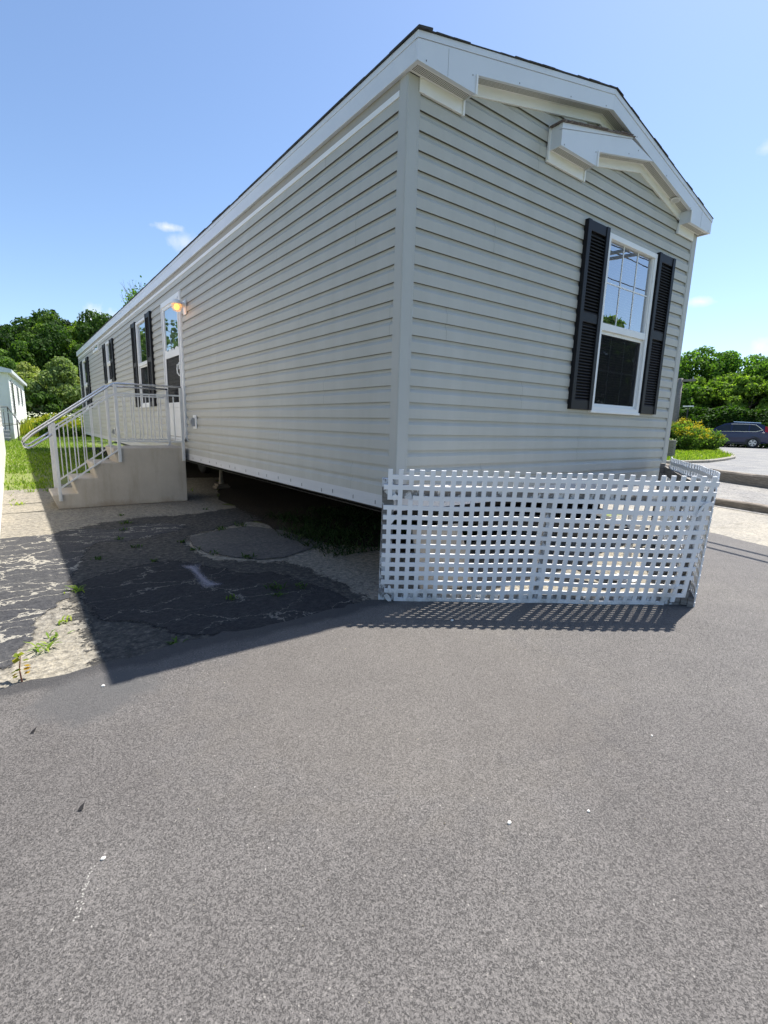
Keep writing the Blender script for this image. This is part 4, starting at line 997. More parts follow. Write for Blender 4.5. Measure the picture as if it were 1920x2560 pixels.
lt2 = thing('lattice_fence', 'white lattice panel running back from the right end of the front one, seen nearly edge-on', 'lattice fence', (1.75, -1.42, .012), 'white lattice skirting panels')
lattice(lt2, (1.735, -1.405, .016), math.atan2(1.22, 2.06), .03, 34, 14, pL, .0300, set(), lambda u_, w_: .03*math.sin(u_*2.6)+.01*math.sin(u_*9), mid=1.15, woods=('wgrey', 'wgrey', 'wgrey'))
# ------------------------------------------------------------ neighbours
def clap(mb, fn, a0, a1, z0, z1, s=.12, mi=0, off=0.0):
    z = z0
    while z < z1-1e-4:
        zt_ = min(z+s, z1)
        mb.add([fn(a0, z, off+.014), fn(a1, z, off+.014), fn(a1, zt_, off), fn(a0, zt_, off)], [(0, 1, 2, 3)], mi)
        mb.add([fn(a0, z, off), fn(a1, z, off), fn(a1, z, off+.014), fn(a0, z, off+.014)], [(0, 1, 2, 3)], mi); z = zt_
na = thing('neighbour_home', 'grey sided mobile home on white skirting cut off by the left frame edge', 'mobile home', (-2.43, 9, 0))
mb = MB(); fnE = lambda a, z, o: (-2.43+o, a, z); fnN = lambda a, z, o: (a, 17+o, z); fnS = lambda a, z, o: (a, 2.2-o, z)
clap(mb, fnE, 2.2, 17, .88, 3.35, .1143); clap(mb, fnN, -6.5, -2.43, .88, 3.35, .1143); clap(mb, fnS, -6.5, -2.43, .88, 3.35, .1143)
mb.box(-6.5, -2.46, 2.22, 16.98, .88, 3.35); mb.build('wall', simple('grey_neighbour_siding', (.62, .60, .56), .55, .05, 2), na)
mb = MB().box(-6.45, -2.41, 2.25, 17.02, .0, .86).box(-2.44, -2.395, 2.2, 17.03, .86, .90); mb.build('skirting', M['skirt'], na, bevel=.004)
MB().box(-2.47, -2.413, 16.95, 17.017, .9, 3.35).build('corner_trim', M['white'], na)
MB().prism([(-6.6, 3.35), (-2.40, 3.35), (-2.40, 3.5), (-4.5, 3.95), (-6.6, 3.5)], lambda a, b, t: (a, t, b), 2.1, 17.08).build('roof', M['fascia'], na)
# white home further back
ang = math.atan2(.74, 10.6); ex = Vector((math.cos(-ang), math.sin(-ang), 0)); ey = Vector((math.sin(ang), math.cos(ang), 0)); NB = Vector((-2.12, 24.6, .22))
nb = thing('white_home', 'distant white clapboard mobile home with pale blue shaded end and steps', 'mobile home', tuple(NB))
WB = lambda a, b, z: NB+ex*a+ey*b+Vector((0, 0, z))   # a across (negative left), b depth
fE = lambda a, z, o: tuple(WB(o, a, z)); fS = lambda a, z, o: tuple(WB(a, -o, z))
mb = MB(); clap(mb, fE, 0, 11.2, .70, 2.86, .125); clap(mb, fS, -4.3, 0, .70, 2.86, .125); mb.hexa([WB(-4.3, .02, .70), WB(-.02, .02, .70), WB(-.02, 11.2, .70), WB(-4.3, 11.2, .70), WB(-4.3, .02, 2.86), WB(-.02, .02, 2.86), WB(-.02, 11.2, 2.86), WB(-4.3, 11.2, 2.86)])
mb.prism([(-4.3, 2.86), (0, 2.86), (-2.15, 3.36)], lambda a, b, t: tuple(WB(a, t, b)), .0, .05)
mb.build('wall', M['bwhite'], nb)
mb = MB().hexa([WB(-4.2, .03, -.3), WB(.01, .03, -.3), WB(.01, 11.25, -.3), WB(-4.2, 11.25, -.3), WB(-4.2, .03, .69), WB(.01, .03, .69), WB(.01, 11.25, .69), WB(-4.2, 11.25, .69)]); mb.build('skirting', M['skirt'], nb)
mb = MB().prism([(-4.5, 2.86), (.18, 2.84), (.18, 2.98), (-2.15, 3.52), (-4.5, 2.98)], lambda a, b, t: tuple(WB(a, t, b)), -.2, 11.4); mb.build('roof', M['fascia'], nb)
MB().hexa([WB(-.05, -.02, .70), WB(.025, -.02, .70), WB(.025, .08, .70), WB(-.05, .08, .70), WB(-.05, -.02, 2.84), WB(.025, -.02, 2.84), WB(.025, .08, 2.84), WB(-.05, .08, 2.84)]).build('corner_trim', M['white'], nb)
for b0, b1, z0, z1 in ((1.2, 2.1, 1.0, 2.6), (4.6, 5.4, 1.6, 2.55), (7.4, 8.2, 1.6, 2.55)):
    wf = MB(); wf.hexa([WB(.012, b0, z0), WB(.04, b0, z0), WB(.04, b1, z0), WB(.012, b1, z0), WB(.012, b0, z1), WB(.04, b0, z1), WB(.04, b1, z1), WB(.012, b1, z1)])
    o = wf.build('window', M['grey'], nb)
    MB().add([WB(.043, b0+.1, z0+.1), WB(.043, b1-.1, z0+.1), WB(.043, b1-.1, z1-.1), WB(.043, b0+.1, z1-.1)], [(0, 1, 2, 3)]).build('pane', M['cglass'], o)
ns = thing('porch_steps', 'grey porch steps with thin dark railing at the white home', 'steps', (-2.9, 23.7, .2))
mb = MB()
for i, (dz, y0) in enumerate(((.45, 23.9), (.30, 23.6), (.15, 23.3))): mb.box(-3.6, -2.25-.0*i, y0, 24.5, .18, .18+dz)
mb.build('treads', simple('grey_porch_step', (.30, .31, .30), .85, .1, 4), ns)
rb = MB(); rb.tube([(-2.25, 24.45, 1.62), (-1.9, 23.0, .95)], .02, 6).tube([(-2.25, 24.45, .6), (-2.25, 24.45, 1.62)], .02, 6).tube([(-1.98, 23.3, .1), (-1.98, 23.3, 1.05)], .025, 6).tube([(-3.5, 24.0, 1.5), (-2.25, 24.45, 1.62)], .02, 6)
for i in range(5): rb.tube([(-3.4+i*.25, 24.0, .6), (-3.4+i*.25, 24.0, 1.5)], .012, 5)
rb.tube([(-3.4, 23.8, .62), (-1.7, 23.8, .95), (-1.6, 23.85, 1.15)], .012, 5)
rb.build('railing', M['steel'], ns)
aw = MB().hexa([(-3.2, 20.2, 1.62), (-2.05, 20.0, 1.30), (-2.05, 20.5, 1.30), (-3.2, 20.9, 1.62), (-3.2, 20.2, 1.68), (-2.05, 20.0, 1.33), (-2.05, 20.5, 1.33), (-3.2, 20.9, 1.68)])
aw.tube([(-3.1, 20.5, .14), (-3.1, 20.5, 1.63)], .025, 6).tube([(-2.5, 20.35, .14), (-2.5, 20.35, 1.45)], .02, 6)
tag(aw.build('awning', M['white']), 'small sloping white awning on thin posts between the two left-hand homes', 'awning')
# ------------------------------------------------------------ vegetation
def blob_leaves(rng, blobs, n, size, flat=.6, fill=.25):
    B = np.array([b[0] for b in blobs]); Rr = np.array([b[1] for b in blobs]); wgt = Rr**2; wgt /= wgt.sum()
    idx = rng.choice(len(B), n, p=wgt); d = rot_dirs(rng, n, .25)
    rad = Rr[idx]*(1-fill*rng.random(n)**1.5)*(.88+.24*rng.random(n))
    P = B[idx]+d*rad[:, None]*np.array([1, 1, .85])
    nrm = d+rng.normal(size=(n, 3))*.55; nrm /= np.linalg.norm(nrm, axis=1)[:, None]
    t = np.cross(nrm, rng.normal(size=(n, 3))); t /= np.linalg.norm(t, axis=1)[:, None]; b = np.cross(nrm, t)
    s = size*(.55+.9*rng.random(n))[:, None]
    return quads(P, t*s*.5, b*s*flat)
def crown_blobs(rng, rx, ry, rz, cz, k, rmin, rmax, low=-.6):
    out = []
    for i in range(k):
        d = rot_dirs(rng, 1, .15)[0]
        if d[2] < low: d[2] = low
        q = .55+.42*rng.random()
        out.append((np.array([d[0]*rx*q, d[1]*ry*q, cz+d[2]*rz*q]), rmin+(rmax-rmin)*rng.random()))
    return out
def trunk_mesh(rng, hgt, rad, cz, rx, limbs=6):
    mb = MB(); top = hgt
    mb.tube([(0, 0, -.3), (rad*.3, 0, hgt*.35), (rad*.2, rad*.4, hgt*.7), (0, 0, top)], [rad*1.15, rad*.8, rad*.5, rad*.12], 8)
    for i in range(limbs):
        a = 2*math.pi*i/limbs+rng.random(); z = hgt*(.3+.45*i/limbs); l = rx*(.6+.35*rng.random())
        mb.tube([(0, 0, z), (math.cos(a)*l*.5, math.sin(a)*l*.5, z+l*.35), (math.cos(a)*l, math.sin(a)*l, z+l*.75)], [rad*.4, rad*.25, rad*.06], 6)
    return mb
def deciduous(name, loc, hgt, rx, seed, mat, label, cat='tree', n=4500, size=.42, k=26, group=None, base=.22, scale=1, rz=None):
    rng = np.random.default_rng(seed)
    t = thing(name, label, cat, loc, group)
    cz = hgt*(.5+base/2); rz_ = rz or hgt*(.5-base/2)
    bl = crown_blobs(rng, rx, rx*.95, rz_, cz, k, rx*(.26 if k < 60 else .13), rx*(.46 if k < 60 else .27))
    V, F = blob_leaves(rng, bl, n, size)
    npmesh('crown', V, F, mat, parent=t)
    mb = trunk_mesh(rng, hgt*.8, hgt*.022+.03, cz, rx); o = mb.build('trunk', M['bark']); o.parent = t
    return t
def conifer(name, loc, hgt, rx, seed, mat, label, n=4500, size=.4, group=None):
    rng = np.random.default_rng(seed); t = thing(name, label, 'tree', loc, group)
    z = rng.random(n)**.8; lay = np.round(z*16)/16+rng.normal(size=n)*.012
    rad = rx*(1-lay)**.85*(.35+.65*rng.random(n)**.5); a = rng.random(n)*2*np.pi
    br = np.floor(a/(2*np.pi)*9+lay*37)/9*2*np.pi+rng.normal(size=n)*.16
    P = np.stack([np.cos(br)*rad, np.sin(br)*rad, hgt*(.08+.92*lay)-rad*.28+rx*.1], 1)
    out = np.stack([np.cos(br), np.sin(br), np.full(n, -.25)], 1); sd_ = np.stack([-np.sin(br), np.cos(br), rng.normal(size=n)*.3], 1)
    s = size*(.6+.8*rng.random(n))[:, None]
    V, F = quads(P, out*s*.6, sd_*s*.3); npmesh('crown', V, F, mat, parent=t)
    o = MB().tube([(0, 0, -.3), (0, 0, hgt*.5), (0, 0, hgt*.97)], [hgt*.02, hgt*.012, .02], 7).build('trunk', M['bark']); o.parent = t
    return t
def copy_tree(src, loc, rz, sc, label, group):
    c = src.copy(); COL.objects.link(c); c.location = loc; c.rotation_euler = (0, 0, rz); c.scale = sc; c['label'] = label; c['group'] = group
    for ch in list(src.children):
        k = ch.copy(); COL.objects.link(k); k.parent = c
    return c
G1 = 'trees of the wooded hillside'
protos = {
 'A': deciduous('leafy_tree', (0, 0, 0), 11, 4.0, 1, M['leaf'], 'x', n=13000, size=.30, group=G1, base=.12),
 'B': deciduous('leafy_tree', (0, 0, 0), 11, 3.4, 2, M['darkleaf'], 'x', n=13000, size=.30, k=34, group=G1, base=.10),
 'C': conifer('conifer', (0, 0, 0), 13, 3.0, 3, M['pine'], 'x', n=9000, size=.42, group=G1),
 'D': deciduous('leafy_tree', (0, 0, 0), 11, 3.7, 4, M['bright'], 'x', n=13000, size=.28, k=22, group=G1, base=.15),
}
usedp = set(); ordn = ['first', 'second', 'third', 'fourth', 'fifth', 'sixth', 'seventh', 'eighth', 'ninth', 'tenth', 'eleventh', 'twelfth']
desc = {'A': 'mid green broadleaf tree', 'B': 'dark green broadleaf tree', 'C': 'dark conifer', 'D': 'bright green broadleaf tree'}
rowsT = [ # (row label, [(kind, dirx, dist, top elevation slope)])
 ('front row of the wooded hill', [('B', -.015, 62, .128), ('D', .012, 60, .112), ('A', .036, 61, .118), ('B', .058, 63, .128), ('A', .080, 61, .135), ('D', .098, 62, .128), ('A', .117, 60, .112), ('B', .140, 63, .138), ('A', .165, 62, .13)]),
 ('middle row of the wooded hill', [('C', -.012, 78, .156), ('A', .010, 76, .130), ('B', .028, 75, .136), ('D', .046, 76, .140), ('A', .063, 77, .152), ('B', .084, 75, .150), ('D', .104, 76, .150), ('B', .122, 77, .152), ('A', .140, 76, .160), ('D', .160, 77, .150), ('B', .18, 76, .16)]),
 ('skyline row of the wooded hill', [('C', -.006, 92, .164), ('B', .018, 93, .136), ('A', .042, 94, .143), ('A', .056, 92, .152), ('C', .073, 95, .170), ('B', .090, 92, .158), ('D', .112, 93, .156), ('A', .133, 92, .168), ('B', .150, 94, .160)]),
]
rt_ = random.Random(9)
for rname, lst in rowsT:
    for i, (kd, dx, dist, el) in enumerate(lst):
        x, y = -2.2+dx*dist, -2.8+dist; z = terr(x, y)-.2; top = 1.27+el*dist; hgt = (top-z)*.955
        ph = 13 if kd == 'C' else 11; s = hgt/ph*rt_.uniform(.97, 1.03)
        lab = '%s, %s from the left in the %s' % (desc[kd], ordn[i], rname)
        p_ = protos[kd]; sx = s*rt_.uniform(.85, 1.05)
        if kd not in usedp:
            usedp.add(kd); p_.location = (x, y, z); p_.scale = (sx, sx, s); p_['label'] = lab; p_.rotation_euler = (0, 0, rt_.uniform(0, 6))
        else: copy_tree(p_, (x, y, z), rt_.uniform(0, 6.28), (sx, sx, s), lab, G1)
# pale willows in front of the hill
def willow(loc, hgt, rx, seed, label, n=16000, size=.26, group=None, k=46, mat='willow'):
    rng = np.random.default_rng(seed); t = thing('willow_bush', label, 'bush', loc, group)
    bl = crown_blobs(rng, rx, rx*.9, hgt*.52, hgt*.47, k, rx*.2, rx*.36, low=-.9)
    V, F = blob_leaves(rng, bl, n, size, .5, .35); npmesh('crown', V, F, M[mat], parent=t)
    o = trunk_mesh(rng, hgt*.6, .14, 1, rx, 7).build('trunk', M['bark']); o.parent = t
def bg(dx, dist, zoff=0): x, y = -2.2+dx*dist, -2.8+dist; return (x, y, terr(x, y)+zoff)
GW = 'pale willow bushes before the hill'
willow(bg(.070, 47), 5.3, 2.35, 21, 'large rounded pale willow bush between the white home and the mobile home', 34000, .16, GW)
willow(bg(.098, 50), 4.3, 1.9, 25, 'willow bush half hidden by the rear corner of the mobile home', 18000, .16, GW)
willow(bg(.030, 52), 5.2, 2.2, 22, 'greyish willow bush rising over the roof of the white home', 22000, .17, GW)
willow(bg(-.004, 55), 5.2, 2.6, 23, 'pale willow bush at the left frame edge above the white home', 22000, .18, GW)
willow(bg(.051, 43), 2.6, 1.3, 24, 'low dark bush at the foot of the large willow', 6000, .22, GW, 26, 'leaf')
# tree behind the house roof, sparse with bare twigs
def sparse(loc, hgt, seed, label):
    rng = np.random.default_rng(seed); t = thing('sparse_tree', label, 'tree', loc)
    mb = MB(); tips = []
    def grow(p, d, l, r, lv):
        q = p+d*l; mid = p+d*l*.5+Vector(rng.normal(size=3))*l*.05
        mb.tube([p, mid, q], [r, r*.8, r*.6], 5, cap=False)
        if lv == 0: tips.append(q); return
        for _ in range(3 if lv > 1 else 3):
            nd = (d+Vector(rng.normal(size=3))*.26+Vector((0, 0, .16))).normalized(); grow(q, nd, l*(.58+.22*rng.random()), r*.58, lv-1)
    for i in range(3):
        a = i*2.1+.4
        grow(Vector((0, 0, -.2)), Vector((math.cos(a)*.10, math.sin(a)*.10, 1)).normalized(), hgt*.36, .09, 5)
    o = mb.build('branches', M['bark']); o.parent = t
    tips = np.array([tuple(q) for q in tips]); n = 5200
    sel = tips[(tips[:, 2] < hgt*.97) & (tips[:, 0] < np.median(tips[:, 0])+.5)]
    cl = sel[rng.choice(len(sel), 60)]
    P = cl[rng.integers(0, 60, n)]+rng.normal(size=(n, 3))*.24
    nr = rot_dirs(rng, n); tt = np.cross(nr, rng.normal(size=(n, 3))); tt /= np.linalg.norm(tt, axis=1)[:, None]; b = np.cross(nr, tt); s = (.035+.04*rng.random(n))[:, None]
    V, F = quads(P, tt*s, b*s*.8); npmesh('crown', V, F, M['airy'], parent=t)
sparse((4.3, 25.5, .2), 7.0, 31, 'sparse tree with bare twigs poking above the roof edge')
# woods off to the left, met only as reflections in the side windows
rng = np.random.default_rng(77); bl = []
for i in range(120):
    y = 48+rng.random()*50; x = -8-rng.random()*36; hh = 5+7*rng.random()
    for q in range(3): bl.append((np.array([x+rng.normal(), y+rng.normal(), terr(x, y)+hh*(.3+.25*q)]), 2.6-.4*q))
V, F = blob_leaves(rng, bl, 60000, .42)
o = npmesh('woods', V, F, M['leaf']); tag(o, 'green woodland continuing to the left of the hill, seen mirrored in the side windows', 'woods', kind='stuff')
# trees across the drive, mirrored in the gable window
for i, (x, y, h_, lab) in enumerate(((17.6, -9.2, 6.1, 'leafy tree across the drive mirrored at the left of the gable window'), (21.5, -9.0, 5.0, 'lower leafy tree mirrored near the middle rail of the gable window'), (14.5, -8.8, 3.6, 'small leafy tree mirrored low in the gable window'))):
    deciduous('roadside_tree', (x, y, 0), h_, h_*.30, 90+i, M['bright'], lab, n=6000, size=.2, k=18, group='trees across the drive')
# right-hand background trees
G2 = 'trees beyond the street'
rb_ = [ # dirx, diry, dist, top slope, rx, mat, label
 (.928, .372, 58, .134, 3.6, 'bright', 'tallest airy bright tree beyond the street, in the middle'),
 (.945, .327, 60, .136, 3.6, 'airy', 'tall tree right of the middle beyond the street'),
 (.915, .403, 57, .112, 2.6, 'airy', 'slimmer tree beyond the street beside the house corner'),
 (.959, .283, 58, .112, 3.4, 'airy', 'tree beyond the street at the right frame edge'),
 (.937, .349, 55, .096, 3.3, 'bright', 'rounded sunlit tree in front of the taller ones'),
 (.921, .389, 54, .082, 2.6, 'airy', 'dark rounded tree behind the utility pole'),
 (.953, .303, 54, .092, 3.0, 'bright', 'rounded bright tree above the right end of the car'),
 (.968, .25, 56, .10, 3.4, 'leaf', 'dark tree just past the right frame edge'),
]
for i, (dx, dy, dist, el, rx, mt, lab) in enumerate(rb_):
    x, y = -2.2+dx*dist, -2.8+dy*dist; z = .3
    deciduous('street_tree', (x, y, z), 1.27+el*dist-z, rx, 50+i, M[mt], lab, n=19000, size=.19, k=(120 if i in (0, 1, 2, 3) else 80), group=G2, base=-.05)
for i, (dx, dy, dist, h_, rx, lab) in enumerate(((.925, .380, 62, 4.4, 3.4, 'dark undergrowth tree behind the left of the hedge'), (.945, .33, 66, 4.8, 4.2, 'dark undergrowth tree filling the gap behind the rounded trees'), (.965, .27, 64, 4.6, 4.2, 'dark undergrowth tree behind the car'))):
    deciduous('undergrowth_tree', (-2.2+dx*dist, -2.8+dy*dist, .4), h_, rx, 70+i, M['leaf'], lab, n=8000, size=.4, k=30, group='dark trees behind the street trees', base=-.1)
# domed knotweed hedge
def mound(name, loc, rx, ry, h_, seed, mat, label, n, size, cat='shrub', rot=0):
    rng = np.random.default_rng(seed); t = thing(name, label, cat, loc)
    d = rot_dirs(rng, n, .5); d[:, 2] = np.abs(d[:, 2])
    lump = 1+.07*np.sin(d[:, 0]*9+d[:, 1]*7)+.05*np.sin(d[:, 1]*15+2)
    P = d*np.array([rx, ry, h_])*(lump*(.93+.09*rng.random(n)))[:, None]
    c, s_ = math.cos(rot), math.sin(rot); P = np.stack([P[:, 0]*c-P[:, 1]*s_, P[:, 0]*s_+P[:, 1]*c, P[:, 2]], 1)
    nr = rng.normal(size=(n, 3))*.5+np.array([0, 0, .9]); nr /= np.linalg.norm(nr, axis=1)[:, None]
    tt = np.cross(nr, rng.normal(size=(n, 3))); tt /= np.linalg.norm(tt, axis=1)[:, None]; b = np.cross(nr, tt); s = (size*(.6+.8*rng.random(n)))[:, None]
    V, F = quads(P, tt*s*.5, b*s*.4); npmesh('foliage', V, F, mat, parent=t)
    mb = MB()
    for i in range(22):
        a = rng.random()*6.28; q = .75*rng.random()**.5; mb.tube([(math.cos(a)*rx*q*.6, math.sin(a)*ry*q*.6, -.2), (math.cos(a)*rx*q, math.sin(a)*ry*q, h_*.8)], .03, 5)
    o = mb.build('stems', M['bark']); o.parent = t
mound('hedge', (-2.2+.945*45, -2.8+.326*45, .3), 2.4, 5.6, 2.75, 61, M['leaf'], 'wide domed green shrub mound behind the blue car', 14000, .24, 'hedge', .28)
# goldenrod clump on the island
def forb(loc, rx, h_, seed, label, nst, fl, flowers, name='goldenrod', leaf='bright', cat='plant'):
    rng = np.random.default_rng(seed); t = thing(name, label, cat, loc); mb = MB(); LP = []; FP = []
    for i in range(nst):
        a = rng.random()*6.28; q = rng.random()**.6; b_ = Vector((math.cos(a)*rx*q*.55, math.sin(a)*rx*q*.55, 0)); hh = h_*(.6+.4*rng.random())*(1-.35*q*q)
        tp = b_+Vector((math.cos(a)*rx*q*.45+rng.normal()*.07, math.sin(a)*rx*q*.45+rng.normal()*.07, hh))
        mb.tube([b_, b_.lerp(tp, .5)+Vector((0, 0, hh*.06)), tp], [.007, .006, .003], 4, cap=False)
        for s_ in np.linspace(.12, .97, 15):
            p = b_.lerp(tp, float(s_)); LP.append((p.x+rng.normal()*.05, p.y+rng.normal()*.05, p.z+rng.normal()*.02))
        if rng.random() < fl:
            for _ in range(26): FP.append((tp.x+rng.normal()*.065, tp.y+rng.normal()*.065, tp.z+abs(rng.normal())*.06-.04))
    o = mb.build('stems', M['bark']); o.parent = t
    for P, mt, nm_, s0, ex_ in ((np.array(LP), M[leaf], 'foliage', .075, .45), (np.array(FP), M[flowers], 'flowers', .035, .8)):
        if len(P) == 0: continue
        P = np.repeat(P, 2 if nm_ == 'foliage' else 1, 0)+0; n = len(P); P = P+rng.normal(size=(n, 3))*.03
        nr = rot_dirs(rng, n, .5); tt = np.cross(nr, rng.normal(size=(n, 3))); tt /= np.linalg.norm(tt, axis=1)[:, None]; b = np.cross(nr, tt); s = (s0*(.6+.8*rng.random(n)))[:, None]
        V, F = quads(P, tt*s, b*s*ex_); npmesh(nm_, V, F, mt, parent=t)
forb((25.4, 8.75, sh(22.2, 6.95)+.04), 1.25, 1.60, 41, 'large goldenrod clump with orange-yellow tops on the grass island', 330, .35, 'yellow')
forb((27.2, 8.35, sh(23.6, 6.3)+.04), .95, 1.30, 42, 'looser goldenrod clump at the right end of the island, reaching over the car', 150, .2, 'yellow')
forb((23.2, 8.75, sh(20.2, 6.9)+.04), .65, .8, 43, 'low pale weed clump left of the big goldenrod by the house corner', 90, .2, 'cream', 'weed_clump', 'willow')
# grass blades
def blades(name, pts, hmin, hmax, wd, mat, seed, label, cat='grass', kind='stuff', lean=.5):
    rng = np.random.default_rng(seed); P = np.asarray(pts); n = len(P); a = rng.random(n)*6.28; h = (hmin+(hmax-hmin)*rng.random(n))[:, None]
    s = np.stack([np.cos(a), np.sin(a), np.zeros(n)], 1)*wd; ld = rng.normal(size=(n, 3))*lean*h; ld[:, 2] = 0
    V = np.stack([P-s, P+s, P+s*.25+ld+np.array([0, 0, 1])*h, P-s*.25+ld+np.array([0, 0, 1])*h], 1).reshape(-1, 3); F = np.arange(n*4).reshape(-1, 4)
    o = npmesh(name, V, F, mat); tag(o, label, cat, kind=kind); return o
rng = np.random.default_rng(5); pts = []
while len(pts) < 60000:
    x = rng.random()*9.5-2.9; y = 6.2+rng.random()**1.5*36
    if 0.0 < x < 4.3 and y < 18.9 and not (x < .5 and rng.random() < .25): continue
    if x < -2.4 and y < 17: continue
    dens = min(1, max(0, (y-7.0+1.3*math.sin(x*2.3+1)+1.1*math.sin(x*5+y*1.3))/3.4))
    if y < 12 and abs(x+2.15) < .28 and math.sin(y*2.1)+.5*math.sin(y*5.2) > .1: dens *= .12
    if 19.2 < y < 24 and x > .3: dens *= .25
    if rng.random() > dens: continue
    pts.append((x, y, terr(x, y)-.01))
blades('lawn', pts, .02, .075, .012, M['grass'], 6, 'lush mown grass between the homes beyond the steps')
pts = []
while len(pts) < 16000:
    x = 14.3+rng.random()*18; y = 4.0+rng.random()*10
    if tieline(x, y) < .4: continue
    ins = False; j = len(isl)-1
    for i in range(len(isl)):
        xi, yi = isl[i]; xj, yj = isl[j]
        if (yi > y) != (yj > y) and x < (xj-xi)*(y-yi)/(yj-yi)+xi: ins = not ins
        j = i
    if ins: pts.append((x, y, sh(x, y)+.05))
blades('island_grass', pts, .04, .12, .018, M['grass'], 7, 'bright grass covering the kerbed island by the street')
# meadow beyond the lawn
pts = []
for _ in range(15000):
    x = -4+rng.random()*16; y = 27.5+rng.random()*12; pts.append((x, y, terr(x, y)))
blades('meadow', pts, .35, .85, .035, M['meadow'], 8, 'tall yellow-green meadow plants beyond the lawn', 'meadow', lean=.25)
P = np.array([(-4+rng.random()*16, 29+rng.random()*10, 0) for _ in range(1100)]); P[:, 2] = [terr(a[0], a[1])+.55+rng.random()*.6 for a in P]
n = len(P); s = .05; V = np.stack([P+np.array([-s, 0, 0]), P+np.array([0, -s*.5, -s*.4]), P+np.array([s, 0, 0]), P+np.array([0, s*.5, s*.4])], 1).reshape(-1, 3)
o = npmesh('meadow_flowers', V, np.arange(n*4).reshape(-1, 4), M['cream']); tag(o, 'white flower heads scattered above the meadow', 'flowers', kind='stuff')
forb((-.35, 27.3, .25), 1.0, 1.15, 44, 'bright yellow-green flowering clump at the near edge of the meadow', 170, .6, 'ygreen', 'meadow_clump', 'bright')
forb((1.2, 27.8, .25), 1.2, 1.0, 45, 'second yellow flowering clump right of the bright one, behind the railing', 150, .5, 'ygreen', 'meadow_clump', 'bright')
# weeds under the floor
pts = []; cl = [(rng.random()*3.2+.15, rng.random()*3.0+.5) for _ in range(60)]
while len(pts) < 5000:
    c = cl[rng.integers(0, 60)]; x, y = c[0]+rng.normal()*.16, c[1]+rng.normal()*.16
    if x < .12 or y < 1.15 or x > 3.4: continue
    pts.append((x, y, .003))
blades('weeds_under_floor', pts, .02, .08, .008, M['pine'], 9, 'dark straggling weeds on the bare dirt under the floor', 'weeds', lean=.8)
def weed(x, y, s, label, seed, n=26, mat='grass'):
    rg = np.random.default_rng(seed); a = rg.random(n)*6.28; h = s*(.2+.5*rg.random(n)); out = s*(.4+.8*rg.random(n)); b0 = rg.normal(size=(n, 2))*s*.45
    P = np.stack([x+b0[:, 0], y+b0[:, 1], np.full(n, terr(x, y)+.004)], 1); d = np.stack([np.cos(a), np.sin(a), np.zeros(n)], 1); sd_ = np.stack([-np.sin(a), np.cos(a), np.zeros(n)], 1)*.0035
    m1 = P+d*out[:, None]*.45+np.array([0, 0, 1])*h[:, None]*.8; t1 = P+d*out[:, None]+np.array([0, 0, 1])*h[:, None]
    V = np.stack([P-sd_, P+sd_, m1+sd_*1.6, m1-sd_*1.6, t1+sd_*.3, t1-sd_*.3], 1).reshape(-1, 3)
    k = np.arange(n)[:, None]*6; F = np.concatenate([k+np.array([[0, 1, 2, 3]]), k+np.array([[3, 2, 4, 5]])], 0)
    o = npmesh('weed', V, F, M[mat]); tag(o, label, 'weed', 'weeds in the pavement cracks')
for i, (x, y, s, lab) in enumerate([(-1.14, 4.37, .05, 'weed tuft nearest the foot of the concrete steps'), (-1.2, 3.8, .07, 'weed tuft in the crack running from the steps, above the dark seal'), (-1.27, 3.40, .05, 'weed tuft where the crack crosses the dark sealed patch'),
    (-1.39, 2.93, .06, 'weed tuft at the lower end of the crack from the steps'), (-1.31, 2.48, .06, 'larger weed tuft left of the grey pad'), (-1.68, 2.19, .05, 'weed tuft in grit between the two sealed patches'), (-1.28, 1.87, .045, 'small weed above the large sealed patch'),
    (-1.93, 1.32, .07, 'weed tuft right on the shadow line'), (-2.06, .72, .05, 'small sunlit weed on pale grit'), (-2.12, .49, .045, 'sunlit weed beside the sealed patch edge'), (-2.17, .35, .07, 'spreading sunlit grass weed on the pale pavement'),
    (-1.56, .03, .045, 'weed in the shaded edge of the new asphalt'), (-1.03, .55, .055, 'left of three weeds in the large sealed patch'), (-.68, .60, .075, 'tallest weed in the large sealed patch'), (-.73, .44, .05, 'weed in the large sealed patch nearest the lattice'),
    (-.50, .52, .06, 'weed close to the left end of the lattice'), (-.05, 4.32, .06, 'weed on the shaded pavement below the floor edge'), (-.86, 2.5, .06, 'weed at the upper left rim of the grey pad'), (-.85, 2.11, .06, 'weed at the left rim of the grey pad'),
    (-.74, 1.83, .06, 'weed at the lower left rim of the grey pad'), (-.52, 1.56, .07, 'weed at the lower rim of the grey pad'), (-.33, 2.86, .08, 'weed along the upper rim of the grey pad'), (-.05, 2.98, .10, 'thick weed at the upper right corner of the grey pad'),
    (-2.2, 5.9, .10, 'green tuft in the sunlit strip left of the steps'), (-2.02, 7.3, .09, 'green tuft on gravel at the start of the lawn')]):
    weed(x, y, s*.9, lab, 200+i, 24 if s > .06 else 14, 'grass' if x < -1.9 else 'leaf')  # sun and shade in the colour: bright green outside the house shadow, darker within
